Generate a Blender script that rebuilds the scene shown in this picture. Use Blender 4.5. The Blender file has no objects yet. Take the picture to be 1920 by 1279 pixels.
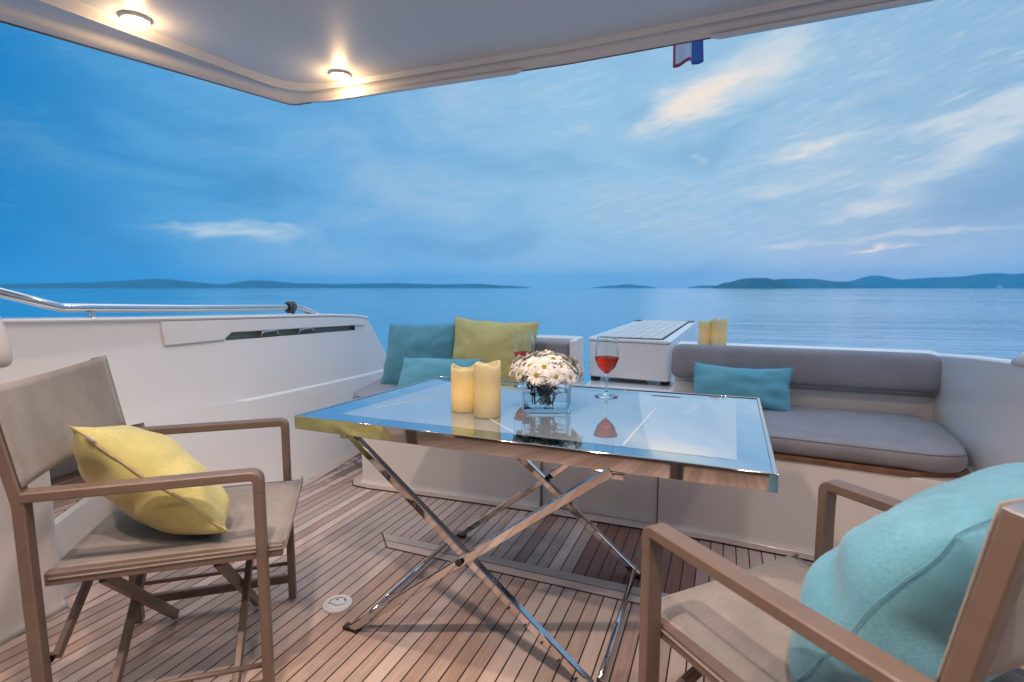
import bpy, bmesh, math, random
from mathutils import Vector, Matrix, noise
R = math.radians
random.seed(7)
S = bpy.context.scene
COL = S.collection

# ------------------------------------------------------------------ helpers
def V(*a): return Vector(a)

def link(name, me, mat=None, parent=None, smooth=False, bevel=0, sub=0, seg=2):
    o = bpy.data.objects.new(name, me); COL.objects.link(o)
    if mat is not None:
        for m in (mat if isinstance(mat, (list, tuple)) else [mat]): me.materials.append(m)
    if parent is not None: o.parent = parent
    if smooth:
        for p in me.polygons: p.use_smooth = True
    if bevel:
        b = o.modifiers.new('bev', 'BEVEL'); b.width = bevel; b.segments = seg; b.limit_method = 'ANGLE'; b.angle_limit = R(35)
        b.harden_normals = False
        for p in me.polygons: p.use_smooth = True
        w = o.modifiers.new('wn', 'WEIGHTED_NORMAL'); w.keep_sharp = True
    if sub:
        s = o.modifiers.new('sub', 'SUBSURF'); s.levels = sub; s.render_levels = sub
    return o

def obj(name, bm, mat=None, parent=None, **k):
    bmesh.ops.recalc_face_normals(bm, faces=bm.faces)
    me = bpy.data.meshes.new(name); bm.to_mesh(me); bm.free()
    return link(name, me, mat, parent, **k)

def tag(o, label=None, cat=None, group=None, kind=None):
    if label: o['label'] = label
    if cat: o['category'] = cat
    if group: o['group'] = group
    if kind: o['kind'] = kind
    return o

def thing(name, label, cat, loc=(0, 0, 0), rz=0, group=None):
    o = bpy.data.objects.new(name, None); COL.objects.link(o)
    o.location = loc; o.rotation_euler = (0, 0, rz); o.empty_display_size = .05
    return tag(o, label, cat, group)

def copy_tree(o, parent=None):
    c = o.copy(); COL.objects.link(c)
    if parent: c.parent = parent
    for ch in list(o.children): copy_tree(ch, c)
    return c

def BM(): return bmesh.new()

def face(bm, pts, mi=0):
    f = bm.faces.new([bm.verts.new(p) for p in pts]); f.material_index = mi; return f

def box(bm, x0, x1, y0, y1, z0, z1, M=None, mi=0):
    vs = [bm.verts.new(p) for p in [(x0, y0, z0), (x1, y0, z0), (x1, y1, z0), (x0, y1, z0), (x0, y0, z1), (x1, y0, z1), (x1, y1, z1), (x0, y1, z1)]]
    for q in [(3, 2, 1, 0), (4, 5, 6, 7), (0, 1, 5, 4), (1, 2, 6, 5), (2, 3, 7, 6), (3, 0, 4, 7)]:
        bm.faces.new([vs[i] for i in q]).material_index = mi
    if M is not None:
        for v in vs: v.co = M @ v.co
    return vs

def prism(bm, poly, z0, z1, mi=0):
    lo = [bm.verts.new((p[0], p[1], z0)) for p in poly]; hi = [bm.verts.new((p[0], p[1], z1)) for p in poly]
    n = len(poly); bm.faces.new(lo[::-1]).material_index = mi; bm.faces.new(hi).material_index = mi
    for i in range(n): bm.faces.new([lo[i], lo[(i + 1) % n], hi[(i + 1) % n], hi[i]]).material_index = mi
    return lo + hi

def loft(bm, rings, closed=True, caps=True):
    rs = [[bm.verts.new(p) for p in r] for r in rings]
    n = len(rs[0])
    for a, b in zip(rs, rs[1:]):
        for i in range(n if closed else n - 1):
            bm.faces.new([a[i], a[(i + 1) % n], b[(i + 1) % n], b[i]])
    if caps and closed:
        bm.faces.new(rs[0][::-1]); bm.faces.new(rs[-1])
    return rs

def sweep(bm, pts, prof, up=(0, 0, 1), closed=False, caps=True):
    """prof: list of (side, up) offsets; side = dir x up"""
    P = [Vector(p) for p in pts]; n = len(P); up = Vector(up); rings = []
    for i in range(n):
        if closed: a = P[i] - P[i - 1]; b = P[(i + 1) % n] - P[i]
        else:
            a = P[i] - P[max(i - 1, 0)]; b = P[min(i + 1, n - 1)] - P[i]
            if a.length < 1e-9: a = b
            if b.length < 1e-9: b = a
        a.normalize(); b.normalize(); t = (a + b)
        t = t.normalized() if t.length > 1e-6 else a
        s = t.cross(up)
        if s.length < 1e-6: s = t.cross(Vector((0, 1, 0)))
        s.normalize(); u = s.cross(t).normalized()
        k = 1 / max(.35, math.sqrt(max(0, (1 + a.dot(b)) / 2)))
        # widen the component lying in the bend plane
        bend = (b - a)
        ring = []
        for (c, d) in prof:
            off = s * c + u * d
            if bend.length > 1e-6:
                bn = bend.normalized(); off = off + bn * (off.dot(bn)) * (k - 1)
            ring.append(P[i] + off)
        rings.append(ring)
    if closed: rings.append(rings[0])
    return loft(bm, rings, caps=caps and not closed)

def circ(r, n=10): return [(r * math.cos(2 * math.pi * i / n), r * math.sin(2 * math.pi * i / n)) for i in range(n)]
def rect(w, h, b=0):
    w /= 2; h /= 2
    if not b: return [(-w, -h), (w, -h), (w, h), (-w, h)]
    return [(-w + b, -h), (w - b, -h), (w, -h + b), (w, h - b), (w - b, h), (-w + b, h), (-w, h - b), (-w, -h + b)]

def fillet(pts, r, n=5):
    P = [Vector(p) for p in pts]; out = [P[0]]
    for i in range(1, len(P) - 1):
        a = (P[i - 1] - P[i]); b = (P[i + 1] - P[i]); la, lb = a.length, b.length; a.normalize(); b.normalize()
        ang = a.angle(b); d = min(r / math.tan(ang / 2), la * .48, lb * .48)
        p0 = P[i] + a * d; p1 = P[i] + b * d
        for k in range(n + 1):
            t = k / n; out.append((1 - t) ** 2 * p0 + 2 * t * (1 - t) * P[i] + t * t * p1)
    out.append(P[-1]); return out

def lathe(bm, prof, n=32, c=(0, 0, 0), wob=None):
    """prof: (radius, z) list"""
    c = Vector(c); rings = []
    for (r, z) in prof:
        if r < 1e-6: rings.append([bm.verts.new(c + V(0, 0, z))]); continue
        rings.append([bm.verts.new(c + V(r * math.cos(2 * math.pi * i / n), r * math.sin(2 * math.pi * i / n), z + (wob(2 * math.pi * i / n, z) if wob else 0))) for i in range(n)])
    for a, b in zip(rings, rings[1:]):
        if len(a) == 1 and len(b) == 1: continue
        for i in range(n):
            j = (i + 1) % n
            if len(a) == 1: bm.faces.new([a[0], b[j], b[i]])
            elif len(b) == 1: bm.faces.new([a[i], a[j], b[0]])
            else: bm.faces.new([a[i], a[j], b[j], b[i]])

def offset_poly(poly, d):
    """inward offset of a CCW polygon"""
    out = []; n = len(poly)
    for i in range(n):
        p = Vector(poly[i][:2]); a = (p - Vector(poly[i - 1][:2])).normalized(); b = (Vector(poly[(i + 1) % n][:2]) - p).normalized()
        na = V(-a.y, a.x); nb = V(-b.y, b.x); m = (na + nb); m = m / max(m.length_squared / 2, .3)
        out.append((p.x + m.x * d, p.y + m.y * d))
    return out

# ------------------------------------------------------------------ node helpers
class NT:
    def __init__(s, nt): s.nt = nt; s.n = nt.nodes; s.l = nt.links
    def put(s, sock, v):
        if isinstance(v, bpy.types.NodeSocket): s.l.new(v, sock)
        elif v is not None:
            try: sock.default_value = v
            except Exception: sock.default_value = (*v, 1) if len(v) == 3 else v
    def new(s, t, **k):
        n = s.n.new(t)
        for a, b in k.items(): setattr(n, a, b)
        return n
    def m(s, op, a, b=None, c=None, clamp=False):
        n = s.new('ShaderNodeMath', operation=op, use_clamp=clamp)
        for i, v in enumerate((a, b, c)): s.put(n.inputs[i], v)
        return n.outputs[0]
    def add(s, a, b): return s.m('ADD', a, b)
    def mul(s, a, b): return s.m('MULTIPLY', a, b)
    def sub(s, a, b): return s.m('SUBTRACT', a, b)
    def mix(s, f, a, b, blend='MIX', clamp=True):
        n = s.new('ShaderNodeMix', data_type='RGBA', blend_type=blend); n.clamp_factor = clamp
        s.put(n.inputs[0], f); s.put(n.inputs[6], a if isinstance(a, bpy.types.NodeSocket) else (*a, 1)); s.put(n.inputs[7], b if isinstance(b, bpy.types.NodeSocket) else (*b, 1))
        return n.outputs[2]
    def noise(s, vec, scale, detail=3, rough=.5, dist=0, out='Fac'):
        n = s.new('ShaderNodeTexNoise'); s.put(n.inputs['Vector'], vec); s.put(n.inputs['Scale'], scale); s.put(n.inputs['Detail'], detail); s.put(n.inputs['Roughness'], rough); s.put(n.inputs['Distortion'], dist)
        return n.outputs[out]
    def ramp(s, f, stops, interp='LINEAR'):
        n = s.new('ShaderNodeValToRGB'); cr = n.color_ramp; cr.interpolation = interp
        while len(cr.elements) < len(stops): cr.elements.new(.5)
        for e, (p, c) in zip(cr.elements, stops): e.position = p; e.color = (*c, 1) if len(c) == 3 else c
        s.put(n.inputs[0], f); return n.outputs[0]
    def sm(s, x, a, b, lo=0, hi=1):
        n = s.new('ShaderNodeMapRange', interpolation_type='SMOOTHSTEP')
        for i, v in enumerate((x, a, b, lo, hi)): s.put(n.inputs[i], v)
        return n.outputs[0]
    def mapping(s, vec, scale=(1, 1, 1), rot=(0, 0, 0), loc=(0, 0, 0)):
        n = s.new('ShaderNodeMapping'); s.put(n.inputs[0], vec); n.inputs['Scale'].default_value = scale; n.inputs['Rotation'].default_value = rot; n.inputs['Location'].default_value = loc
        return n.outputs[0]
    def sep(s, vec): n = s.new('ShaderNodeSeparateXYZ'); s.put(n.inputs[0], vec); return n.outputs
    def comb(s, x, y, z=0):
        n = s.new('ShaderNodeCombineXYZ')
        for i, v in enumerate((x, y, z)): s.put(n.inputs[i], v)
        return n.outputs[0]
    def bump(s, h, strength=.3, dist=.01, normal=None):
        n = s.new('ShaderNodeBump'); s.put(n.inputs['Height'], h); n.inputs['Strength'].default_value = strength; n.inputs['Distance'].default_value = dist
        if normal is not None: s.put(n.inputs['Normal'], normal)
        return n.outputs[0]

def mat(name):
    m = bpy.data.materials.new(name); m.use_nodes = True
    t = NT(m.node_tree); b = t.n['Principled BSDF']
    return m, t, b

def setp(t, b, **k):
    for a, v in k.items(): t.put(b.inputs[a.replace('_', ' ')], v)

def objcoord(t): return t.new('ShaderNodeTexCoord').outputs['Object']
def poscoord(t): return t.new('ShaderNodeNewGeometry').outputs['Position']

def simple(name, col, rough=.5, metal=0, var=.08, vscale=6, bump=0, bscale=200, spec=.5, coat=0, coatr=.05):
    m, t, b = mat(name); p = poscoord(t)
    n = t.noise(p, vscale, 4, .6)
    c2 = tuple(max(0, c * (1 - var)) for c in col); c3 = tuple(min(1, c * (1 + var)) for c in col)
    setp(t, b, Base_Color=t.ramp(n, [(.3, c2), (.7, c3)]), Metallic=metal)
    r = t.noise(p, vscale * 3, 3, .6); setp(t, b, Roughness=t.sm(r, .2, .8, rough * .85, min(1, rough * 1.15)))
    b.inputs['Specular IOR Level'].default_value = spec
    b.inputs['Coat Weight'].default_value = coat; b.inputs['Coat Roughness'].default_value = coatr
    if bump: setp(t, b, Normal=t.bump(t.noise(p, bscale, 3), bump, .002))
    return m

M = {}
def gelcoat(name, col, rough, coat):
    m, t, b = mat(name); p = poscoord(t); n = t.noise(p, 1.1, 2, .5)
    setp(t, b, Base_Color=t.mix(n, tuple(c * .975 for c in col), tuple(min(1, c * 1.02) for c in col)), Roughness=rough)
    b.inputs['Coat Weight'].default_value = coat; b.inputs['Coat Roughness'].default_value = .08
    setp(t, b, Normal=t.bump(t.noise(p, 9, 1, .4), .05, .004))
    return m
M['gel'] = gelcoat('white_gelcoat', (.80, .785, .77), .28, .45)
M['gelmatte'] = simple('matt_white_gelcoat', (.74, .72, .69), .5, var=.05, vscale=5, bump=.08, bscale=400)
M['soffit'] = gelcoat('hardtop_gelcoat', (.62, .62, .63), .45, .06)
M['gasket'] = simple('dark_gasket', (.10, .075, .07), .6)
M['chrome'] = simple('polished_steel', (.56, .555, .56), .06, 1, var=.04, vscale=12)
M['rail'] = simple('rail_steel', (.70, .70, .70), .10, 1, var=.03, vscale=20)
M['frame'] = simple('taupe_powder_coat', (.150, .108, .090), .42, var=.10, vscale=14, bump=.15, bscale=900)
M['rubber'] = simple('black_rubber', (.02, .02, .022), .6)
M['caulk'] = simple('black_caulk', (.016, .015, .02), .7)
M['recess'] = simple('locker_recess', (.27, .285, .245), .5)
M['plate'] = simple('white_plastic', (.68, .69, .70), .35, var=.05, vscale=30)
M['rope'] = simple('grey_rope', (.10, .105, .11), .8, var=.5, vscale=160, bump=.8, bscale=500)
M['brass'] = simple('brass_pivot', (.45, .27, .10), .35, 1)
M['alu'] = simple('bare_aluminium', (.42, .41, .40), .38, 1, var=.1, vscale=30)
M['slat'] = simple('bleached_slats', (.66, .64, .60), .45, var=.10, vscale=8)
M['glassdark'] = simple('saloon_glass', (.018, .016, .016), .08, var=.1)
M['wood'] = simple('teak_trim', (.20, .105, .055), .5, var=.3, vscale=25)
M['joiner'] = simple('dark_joinery', (.07, .045, .032), .4, var=.25, vscale=12)

def fabric(name, c1, c2, weave=700, rough=.9, sheen=.25, bump=.5, big=.06, slub=(330, 60)):
    m, t, b = mat(name); o = objcoord(t)
    x, y, z = t.sep(t.mapping(o, (weave, weave, weave)))
    w = t.mul(t.add(t.m('SINE', t.add(x, t.mul(z, .6))), t.m('SINE', t.add(y, t.mul(z, .8)))), .25)
    mel = t.noise(t.mapping(o, (slub[0], slub[1], 120)), 1, 3, .7)
    mel2 = t.noise(t.mapping(o, (slub[1], slub[0], 120)), 1, 3, .7)
    bigv = t.noise(o, 7, 3, .6)
    f = t.add(t.mul(t.add(mel, mel2), .5), t.mul(w, .08))
    col = t.mix(t.sm(f, .34, .66), c1, c2)
    col = t.mix(t.sm(bigv, .3, .7), col, tuple(c * (1 - big) for c in c1))
    setp(t, b, Base_Color=col, Roughness=rough)
    b.inputs['Sheen Weight'].default_value = sheen; b.inputs['Sheen Roughness'].default_value = .5
    b.inputs['Specular IOR Level'].default_value = .2
    setp(t, b, Normal=t.bump(t.add(f, t.mul(w, .12)), bump * .5, .0012))
    return m
M['teal'] = fabric('turquoise_linen', (.10, .345, .45), (.165, .44, .54))
M['aqua'] = fabric('pale_aqua_linen', (.105, .33, .46), (.17, .42, .56))
M['tealdk'] = fabric('muted_turquoise_linen', (.075, .25, .33), (.12, .33, .41))
M['yellow'] = fabric('lime_yellow_linen', (.48, .45, .17), (.60, .56, .26))
M['sling'] = fabric('taupe_mesh_sling', (.235, .215, .205), (.35, .325, .315), weave=1500, bump=.25, slub=(420, 260), big=.02)
M['vinyl'] = fabric('grey_taupe_upholstery', (.235, .23, .255), (.305, .30, .33), weave=1100, rough=.55, sheen=.1, bump=.25, slub=(380, 240), big=.02)
M['piping'] = simple('cushion_piping', (.22, .215, .25), .6)
M['zip'] = simple('zip_tape', (.42, .33, .20), .7, var=.2, vscale=80)

# teak deck: planks run fore and aft (Y), one caulk seam every 51.5 mm
PITCH = .0515; X0 = -.8866
def teak(name, planks=True):
    m, t, b = mat(name); p = poscoord(t); x, y, z = t.sep(p)
    u = t.m('DIVIDE', t.sub(x, X0), PITCH); idx = t.m('FLOOR', u); fr = t.m('FRACT', u)
    wn = t.new('ShaderNodeTexWhiteNoise', noise_dimensions='1D'); t.put(wn.inputs['W'], idx); rnd = wn.outputs['Value']
    wn2 = t.new('ShaderNodeTexWhiteNoise', noise_dimensions='1D'); t.put(wn2.inputs['W'], t.add(idx, 37.3)); rnd2 = wn2.outputs['Value']
    vec = t.comb(x, t.add(y, t.mul(rnd, 9)), t.mul(rnd, 5))
    if not planks: vec = p
    grain = t.noise(t.mapping(vec, (150, 5, 20) if planks else (6, 150, 20)), 1, 5, .65, .4)
    fine = t.noise(t.mapping(vec, (700, 30, 60) if planks else (30, 700, 60)), 1, 2, .6)
    blot = t.noise(t.mapping(p, (3.0, 2.2, 2)), 1, 4, .6)
    blot2 = t.noise(p, 9, 4, .65)
    base = t.ramp(t.add(t.mul(grain, .75), t.mul(t.sub(rnd2, .25), .42) if planks else .2), [(.22, (.33, .22, .175)), (.5, (.50, .38, .33)), (.8, (.61, .49, .44))])
    grey = t.mix(t.mul(t.sm(blot, .42, .68), .6), base, (.38, .345, .325))
    col = t.mix(t.mul(t.sm(fine, .55, .8), .35), grey, (.22, .155, .125))
    col = t.mix(t.mul(t.sm(blot2, .58, .75), .25), col, (.25, .185, .155))
    if planks:
        # freshly oiled red-brown planks by the hatch and stains by the walkway corner
        yin = t.mul(t.sm(y, 1.90, 1.93), t.sm(y, 2.60, 2.40))
        a1 = t.mul(t.sm(idx, 5.5, 6.5), t.sm(idx, 16.5, 15.5))
        a1 = t.mul(a1, t.sm(t.add(rnd, t.mul(blot2, .5)), .12, .4, .55, 1))
        a2 = t.mul(t.mul(t.sm(idx, 1.5, 2.0), t.sm(idx, 3.0, 2.5)), .75)
        dk = t.mul(yin, t.m('MAXIMUM', a1, a2))
        red = t.mix(t.sm(grain, .3, .7), (.13, .050, .036), (.22, .095, .066))
        col = t.mix(t.mul(dk, .92), col, red)
        st = t.mul(t.mul(t.sm(y, 2.0, 2.6), t.sm(x, -1.85, -2.1)), t.sm(t.add(blot2, t.mul(rnd, .25)), .5, .68))
        col = t.mix(t.mul(st, .8), col, (.09, .06, .05))
        gst = t.mul(t.mul(t.sm(y, 1.95, 2.05), t.sm(y, 2.35, 2.2)), t.mul(t.sm(x, -.95, -.8), t.sm(x, -.55, -.65)))
        col = t.mix(t.mul(t.mul(gst, t.sm(blot2, .4, .6)), .5), col, (.16, .15, .15))
        d = t.m('ABSOLUTE', t.sub(fr, .5)); seam = t.sm(d, .450, .458)
        col = t.mix(seam, col, (.012, .010, .016))
        rough = t.add(t.mul(seam, .15), t.add(.52, t.mul(grain, .2)))
        h = t.add(t.mul(t.add(grain, t.mul(fine, .5)), .25), t.mul(t.sub(1, seam), 1.0))
    else:
        rough = .58; h = t.add(grain, fine)
    setp(t, b, Base_Color=col, Roughness=rough, Normal=t.bump(h, .35, .0015))
    b.inputs['Specular IOR Level'].default_value = .35
    return m
M['teak'] = teak('teak_planking'); M['teakx'] = teak('teak_margin', False)

# ------------------------------------------------------------------ camera (looking aft from under the hardtop)
F = 974.0; H = 1.15; PIT = math.atan(100.5 / F); YAW = math.atan(398 / (F / math.cos(PIT)))
cd = bpy.data.cameras.new('camera'); cam = bpy.data.objects.new('camera', cd); COL.objects.link(cam)
cam.location = (0, 0, H); cam.rotation_euler = (math.pi / 2 - PIT, 0, YAW)
cd.sensor_width = 36; cd.lens = F / 1920 * 36; cd.clip_start = .05; cd.clip_end = 60000
cd.dof.use_dof = True; cd.dof.focus_distance = 2.1; cd.dof.aperture_fstop = 4.2
S.camera = cam

# ------------------------------------------------------------------ sky
def build_world():
    w = bpy.data.worlds.new('World'); S.world = w; w.use_nodes = True
    t = NT(w.node_tree); bg = t.n['Background']
    d = t.new('ShaderNodeTexCoord').outputs['Generated']
    x, y, z = t.sep(d)
    az0 = t.mul(t.m('ARCTAN2', x, y), 57.2958); el0 = t.mul(t.m('ARCSINE', z), 57.2958)
    ne = t.comb(t.mul(az0, .055), t.mul(el0, .16), 0)
    w1 = t.new('ShaderNodeTexNoise'); t.put(w1.inputs['Vector'], ne); w1.inputs['Scale'].default_value = 1.6; w1.inputs['Detail'].default_value = 3; w1.inputs['Roughness'].default_value = .62
    wr, wg, _ = t.sep(w1.outputs['Color'])
    az = t.add(az0, t.mul(t.sub(wr, .5), 9)); el = t.add(el0, t.mul(t.sub(wg, .5), 4.2))
    # clear dusk blue: deep to port, paler to starboard
    g = t.ramp(t.m('DIVIDE', t.add(az0, 80), 120), [(0, (.002, .16, .48)), (.115, (.004, .205, .555)), (.20, (.095, .345, .71)), (.36, (.150, .405, .755)), (.52, (.24, .505, .80)), (.70, (.25, .495, .77)), (.86, (.19, .41, .69)), (1, (.15, .35, .63))])
    # soft veil near the horizon / darker blue higher
    g = t.mix(t.mul(t.sm(el0, 7, 0), .45), g, t.mix(t.sm(az0, -75, -15), (.01, .22, .58), (.25, .50, .80)))
    g = t.mix(t.mul(t.sm(el0, 16, 34), .15), g, (.12, .32, .62))
    g = t.mix(t.mul(t.sm(az0, -58, -5), .20), g, (.44, .60, .79))
    # broad soft cloud mottling
    soft = t.noise(t.comb(t.mul(az0, .05), t.mul(el0, .12), 3), 1.3, 3, .55, .6)
    #soft2 = t.noise(t.comb(t.add(t.mul(az0, .10), t.mul(el0, -.06)), t.mul(el0, .30), 7), 1.0, 4, .6, .8)
    g = t.mix(t.mul(t.sm(soft, .46, .72), t.sm(az0, -75, -30, .08, .55)), g, (.37, .55, .76))
    g = t.mix(t.mul(t.sm(soft, .48, .28), .42), g, t.mix(t.sm(az0, -60, -10), (.015, .20, .52), (.13, .335, .61)))
    # individual cloud streaks (azimuth, elevation, half length, half width, tilt, strength, warmth)
    C = [(-4.4, 17.6, 6.5, 2.2, 16, 1.0, .8), (3.3, 20.5, 7.5, 2.2, 24, .75, .5), (-1, 19.5, 8, 3.6, 20, .45, .3), (-15.6, 16.3, 2.6, .8, 6, .55, .3),
         (6.6, 12.6, 4.6, .65, 9, .95, .6), (2.9, 9.3, 4.4, 1.2, 16, .75, .4), (9.3, 10.3, 3.5, 1.2, 8, .5, .3), (11.7, 7.1, 5.2, .95, 12, .9, .5),
         (16.8, 4.55, 7.5, .42, 6, .95, .4), (5.2, 3.75, 6.4, .45, 3, .7, .4), (13.1, 3.2, 2.6, .28, 5, 1.0, .9),
         (19.5, 11.6, 6.5, 1.5, 17, .85, .4), (17, 13.7, 8, .9, 4, .6, .3), (23, 14.5, 6, 1.5, 12, .6, .3),
         (-50.4, 5.2, 9.0, .80, -2, .85, 0), (-46, 5.9, 5.0, .5, -1, .4, 0), (-44.8, 13.1, 8, 1.5, -3, .28, 0), (-53, 14.4, 7, 2.0, -16, .22, 0), (-27.1, 9.2, 2.4, .55, 8, .5, .1),
         (-21.3, 7.5, 2.6, .8, -4, .28, 0), (-2.9, 13.2, 1.4, .5, 3, .5, .3), (11, 19.5, 5, 2.4, 29, .35, .1), (-36, 13.5, 5, .8, 2, .28, 0), (1.5, 6.6, 5, .6, 9, .3, .1), (8, 15.5, 4, .9, 20, .45, .2), (14.5, 9.2, 3.5, .7, 14, .5, .3), (-9, 12.2, 3.5, .7, 6, .25, .1), (-30, 16.5, 6, 1.2, 6, .2, 0), (14, 17, 5, 1.3, 24, .35, .1)]
    tot = None; warm = None
    det = t.noise(t.comb(t.add(t.mul(az0, .22), t.mul(el0, -.2)), t.add(t.mul(el0, .9), t.mul(az0, -.12)), 1), 1.6, 6, .66, .8)
    ae = t.comb(az, el, 0)
    def blob(a, e, ra, rb, ti):
        n = t.new('ShaderNodeMapping', vector_type='TEXTURE'); t.put(n.inputs[0], ae)
        n.inputs['Location'].default_value = (a, e, 0); n.inputs['Rotation'].default_value = (0, 0, R(ti)); n.inputs['Scale'].default_value = (ra * 2.1, rb * 2.1, 1)
        gq = t.new('ShaderNodeTexGradient', gradient_type='QUADRATIC_SPHERE'); t.put(gq.inputs[0], n.outputs[0]); return gq.outputs['Fac']
    for (a, e, ra, rb, ti, k, wm) in C:
        q = blob(a, e, ra, rb, ti)
        tot = t.mul(q, k) if tot is None else t.m('MULTIPLY_ADD', q, k, tot)
        if wm: warm = t.mul(q, k * wm) if warm is None else t.m('MULTIPLY_ADD', q, k * wm, warm)
    fib = t.noise(t.comb(t.add(t.mul(az0, .42), t.mul(el0, -.55)), t.add(t.mul(el0, 2.1), t.mul(az0, -.42)), 4), 1.0, 6, .66, 1.1)
    wis = t.mul(t.sm(fib, .48, .74), t.sm(soft, .36, .56))
    g = t.mix(t.mul(wis, t.mul(t.sm(az0, -72, 5, .16, .60), t.sm(el0, 1.5, 6))), g, t.mix(t.sm(az0, -60, 0), (.20, .44, .72), (.56, .69, .84)))
    g = t.mix(t.mul(t.sm(fib, .50, .28), .22), g, t.mix(t.sm(az0, -60, -10), (.02, .20, .52), (.16, .36, .62)))
    cover = t.mul(t.sm(t.mul(tot, t.add(.30, t.mul(det, 1.3))), .20, .85), t.sm(t.add(fib, t.mul(tot, .35)), .30, .62, .40, 1.1))
    ccol = t.mix(t.sm(t.mul(warm, t.add(.5, det)), .35, .8), (.52, .65, .79), (.82, .76, .74))
    g = t.mix(t.mul(cover, .95), g, ccol)
    # dark bank under the starboard streak
    dark = t.m('MULTIPLY', blob(21.5, 7.6, 7.5, 2.0, 15), 1.6, clamp=True)
    g = t.mix(t.mul(dark, .75), g, (.155, .355, .64))
    # overhead and forward of the boat: even grey-lilac overcast
    over = t.mix(t.sm(z, .3, 1), (.30, .44, .70), (1.1, 1.34, 1.85))
    fb = t.m('MAXIMUM', t.sm(z, .58, .86), t.sm(t.m('ABSOLUTE', az0), 85, 125))
    g = t.mix(fb, g, over)
    g = t.mix(t.sm(z, -.005, -.06), g, (.04, .10, .17))
    sky = t.new('ShaderNodeTexSky', sky_type='NISHITA'); sky.sun_disc = False; sky.sun_elevation = R(4); sky.sun_rotation = R(12); sky.air_density = 1.5; sky.dust_density = 1
    t.put(sky.inputs[0], d) if len(sky.inputs) else None
    g = t.mix(1.0, g, t.mix(1.0, sky.outputs[0], (.004, .004, .004), 'MULTIPLY'), 'ADD')
    g = t.mix(1.0, g, t.mix(t.sm(az0, -75, -20), (.80, .92, .88), (1.0, .955, .885)), 'MULTIPLY')
    t.l.new(g, bg.inputs['Color']); bg.inputs['Strength'].default_value = 1.0
build_world()
sd = bpy.data.lights.new('sun', 'SUN'); sd.energy = .07; sd.angle = R(40); sd.color = (1, .86, .74)
so = bpy.data.objects.new('sun', sd); COL.objects.link(so); so.rotation_euler = (R(90 - 9), 0, R(180 - 12))

# ------------------------------------------------------------------ sea, islands, air
SEA = -1.35
def build_sea():
    m, t, b = mat('sea_water'); p = poscoord(t); x, y, z = t.sep(p)
    rot = t.mapping(p, (1, 1, 1), (0, 0, R(-8)))
    n1 = t.noise(t.mapping(rot, (.055, .42, 1)), 1, 4, .62, .4)
    n2 = t.noise(t.mapping(rot, (.30, 1.5, 1)), 1, 4, .6, .3)
    n3 = t.noise(t.mapping(rot, (.010, .045, 1)), 1, 3, .6, .5)
    h = t.add(t.mul(n1, 1.0), t.add(t.mul(n2, .34), t.mul(n3, 1.6)))
    setp(t, b, Base_Color=t.mix(t.sm(n3, .35, .65), (.018, .27, .46), (.035, .33, .53)), Roughness=t.sm(n3, .35, .65, .04, .10), IOR=1.36, Normal=t.bump(h, .85, .16))
    bm = BM(); rr = [0, 8, 20, 50, 120, 300, 800, 1600, 3150]
    lathe(bm, [(max(r, 0), 0) for r in rr][::1], 96, (0, 0, SEA))
    o = obj('sea', bm, m); tag(o, kind='structure')
    for p_ in o.data.polygons:
        if p_.normal.z < 0: o.data.flip_normals(); break
build_sea()

def island_mat():
    m, t, b = mat('wooded_island'); p = poscoord(t)
    n = t.noise(p, .012, 6, .65); n2 = t.noise(p, .06, 5, .6)
    setp(t, b, Base_Color=t.mix(t.sm(n, .4, .62), (.030, .050, .028), t.mix(n2, (.07, .075, .05), (.05, .07, .04))), Roughness=.95)
    b.inputs['Specular IOR Level'].default_value = .1
    return m
M['isl'] = island_mat()
def island(name, D, az0, az1, prof, depth, seed):
    """ridge of hills lying between two bearings at distance D; prof = (fraction, elevation deg)"""
    bm = BM(); n = 90; nv = 9; rows = []
    for i in range(n + 1):
        f = i / n; az = R(az0 + (az1 - az0) * f)
        k = 0
        while k < len(prof) - 2 and f > prof[k + 1][0]: k += 1
        (fa, ea), (fb, eb) = prof[k], prof[k + 1]; tt = (f - fa) / (fb - fa); tt = tt * tt * (3 - 2 * tt)
        top = .9 * D * math.tan(R(ea + (eb - ea) * tt)) * (1 + .05 * noise.noise(V(f * 14, seed, 0)) + .05 * noise.noise(V(f * 45, seed, 3))) + 1.9
        row = []
        for j in range(nv):
            v = j / (nv - 1); d = D + depth * (v - .5) * (.25 + math.sin(math.pi * min(1, max(0, f))) * .75)
            hh = (math.sin(math.pi * v) ** .8) if 0 < v < 1 else 0
            zz = SEA - .3 + (top + 1.35) * hh * (1 + .12 * noise.noise(V(f * 30, v * 5, seed)) * (1 if j != nv // 2 else .2))
            row.append(bm.verts.new((d * math.sin(az), d * math.cos(az), zz)))
        rows.append(row)
    for a, b in zip(rows, rows[1:]):
        for j in range(nv - 1): bm.faces.new([a[j], a[j + 1], b[j + 1], b[j]])
    o = obj(name, bm, M['isl'], smooth=True); tag(o, kind='structure'); return o
island('island_hills', 2300, -80, -20.2, [(0, .2), (.15, .34), (.225, .30), (.3, .42), (.40, .83), (.48, .35), (.535, .78), (.60, .45), (.66, .38), (.76, .50), (.83, .36), (.90, .42), (.96, .22), (1, .02)], 260, 1)
island('islet_hills', 2600, -13.4, -6.6, [(0, .0), (.3, .2), (.55, .36), (.8, .2), (1, .0)], 140, 2)
island('low_islet_hills', 2600, -3.6, 0.6, [(0, .02), (.4, .22), (.8, .2), (1, .02)], 100, 7)
island('headland_hills', 1500, -1.3, 6.6, [(0, .02), (.2, .55), (.42, 1.0), (.62, 1.02), (.8, .75), (1, .02)], 150, 3)
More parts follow.
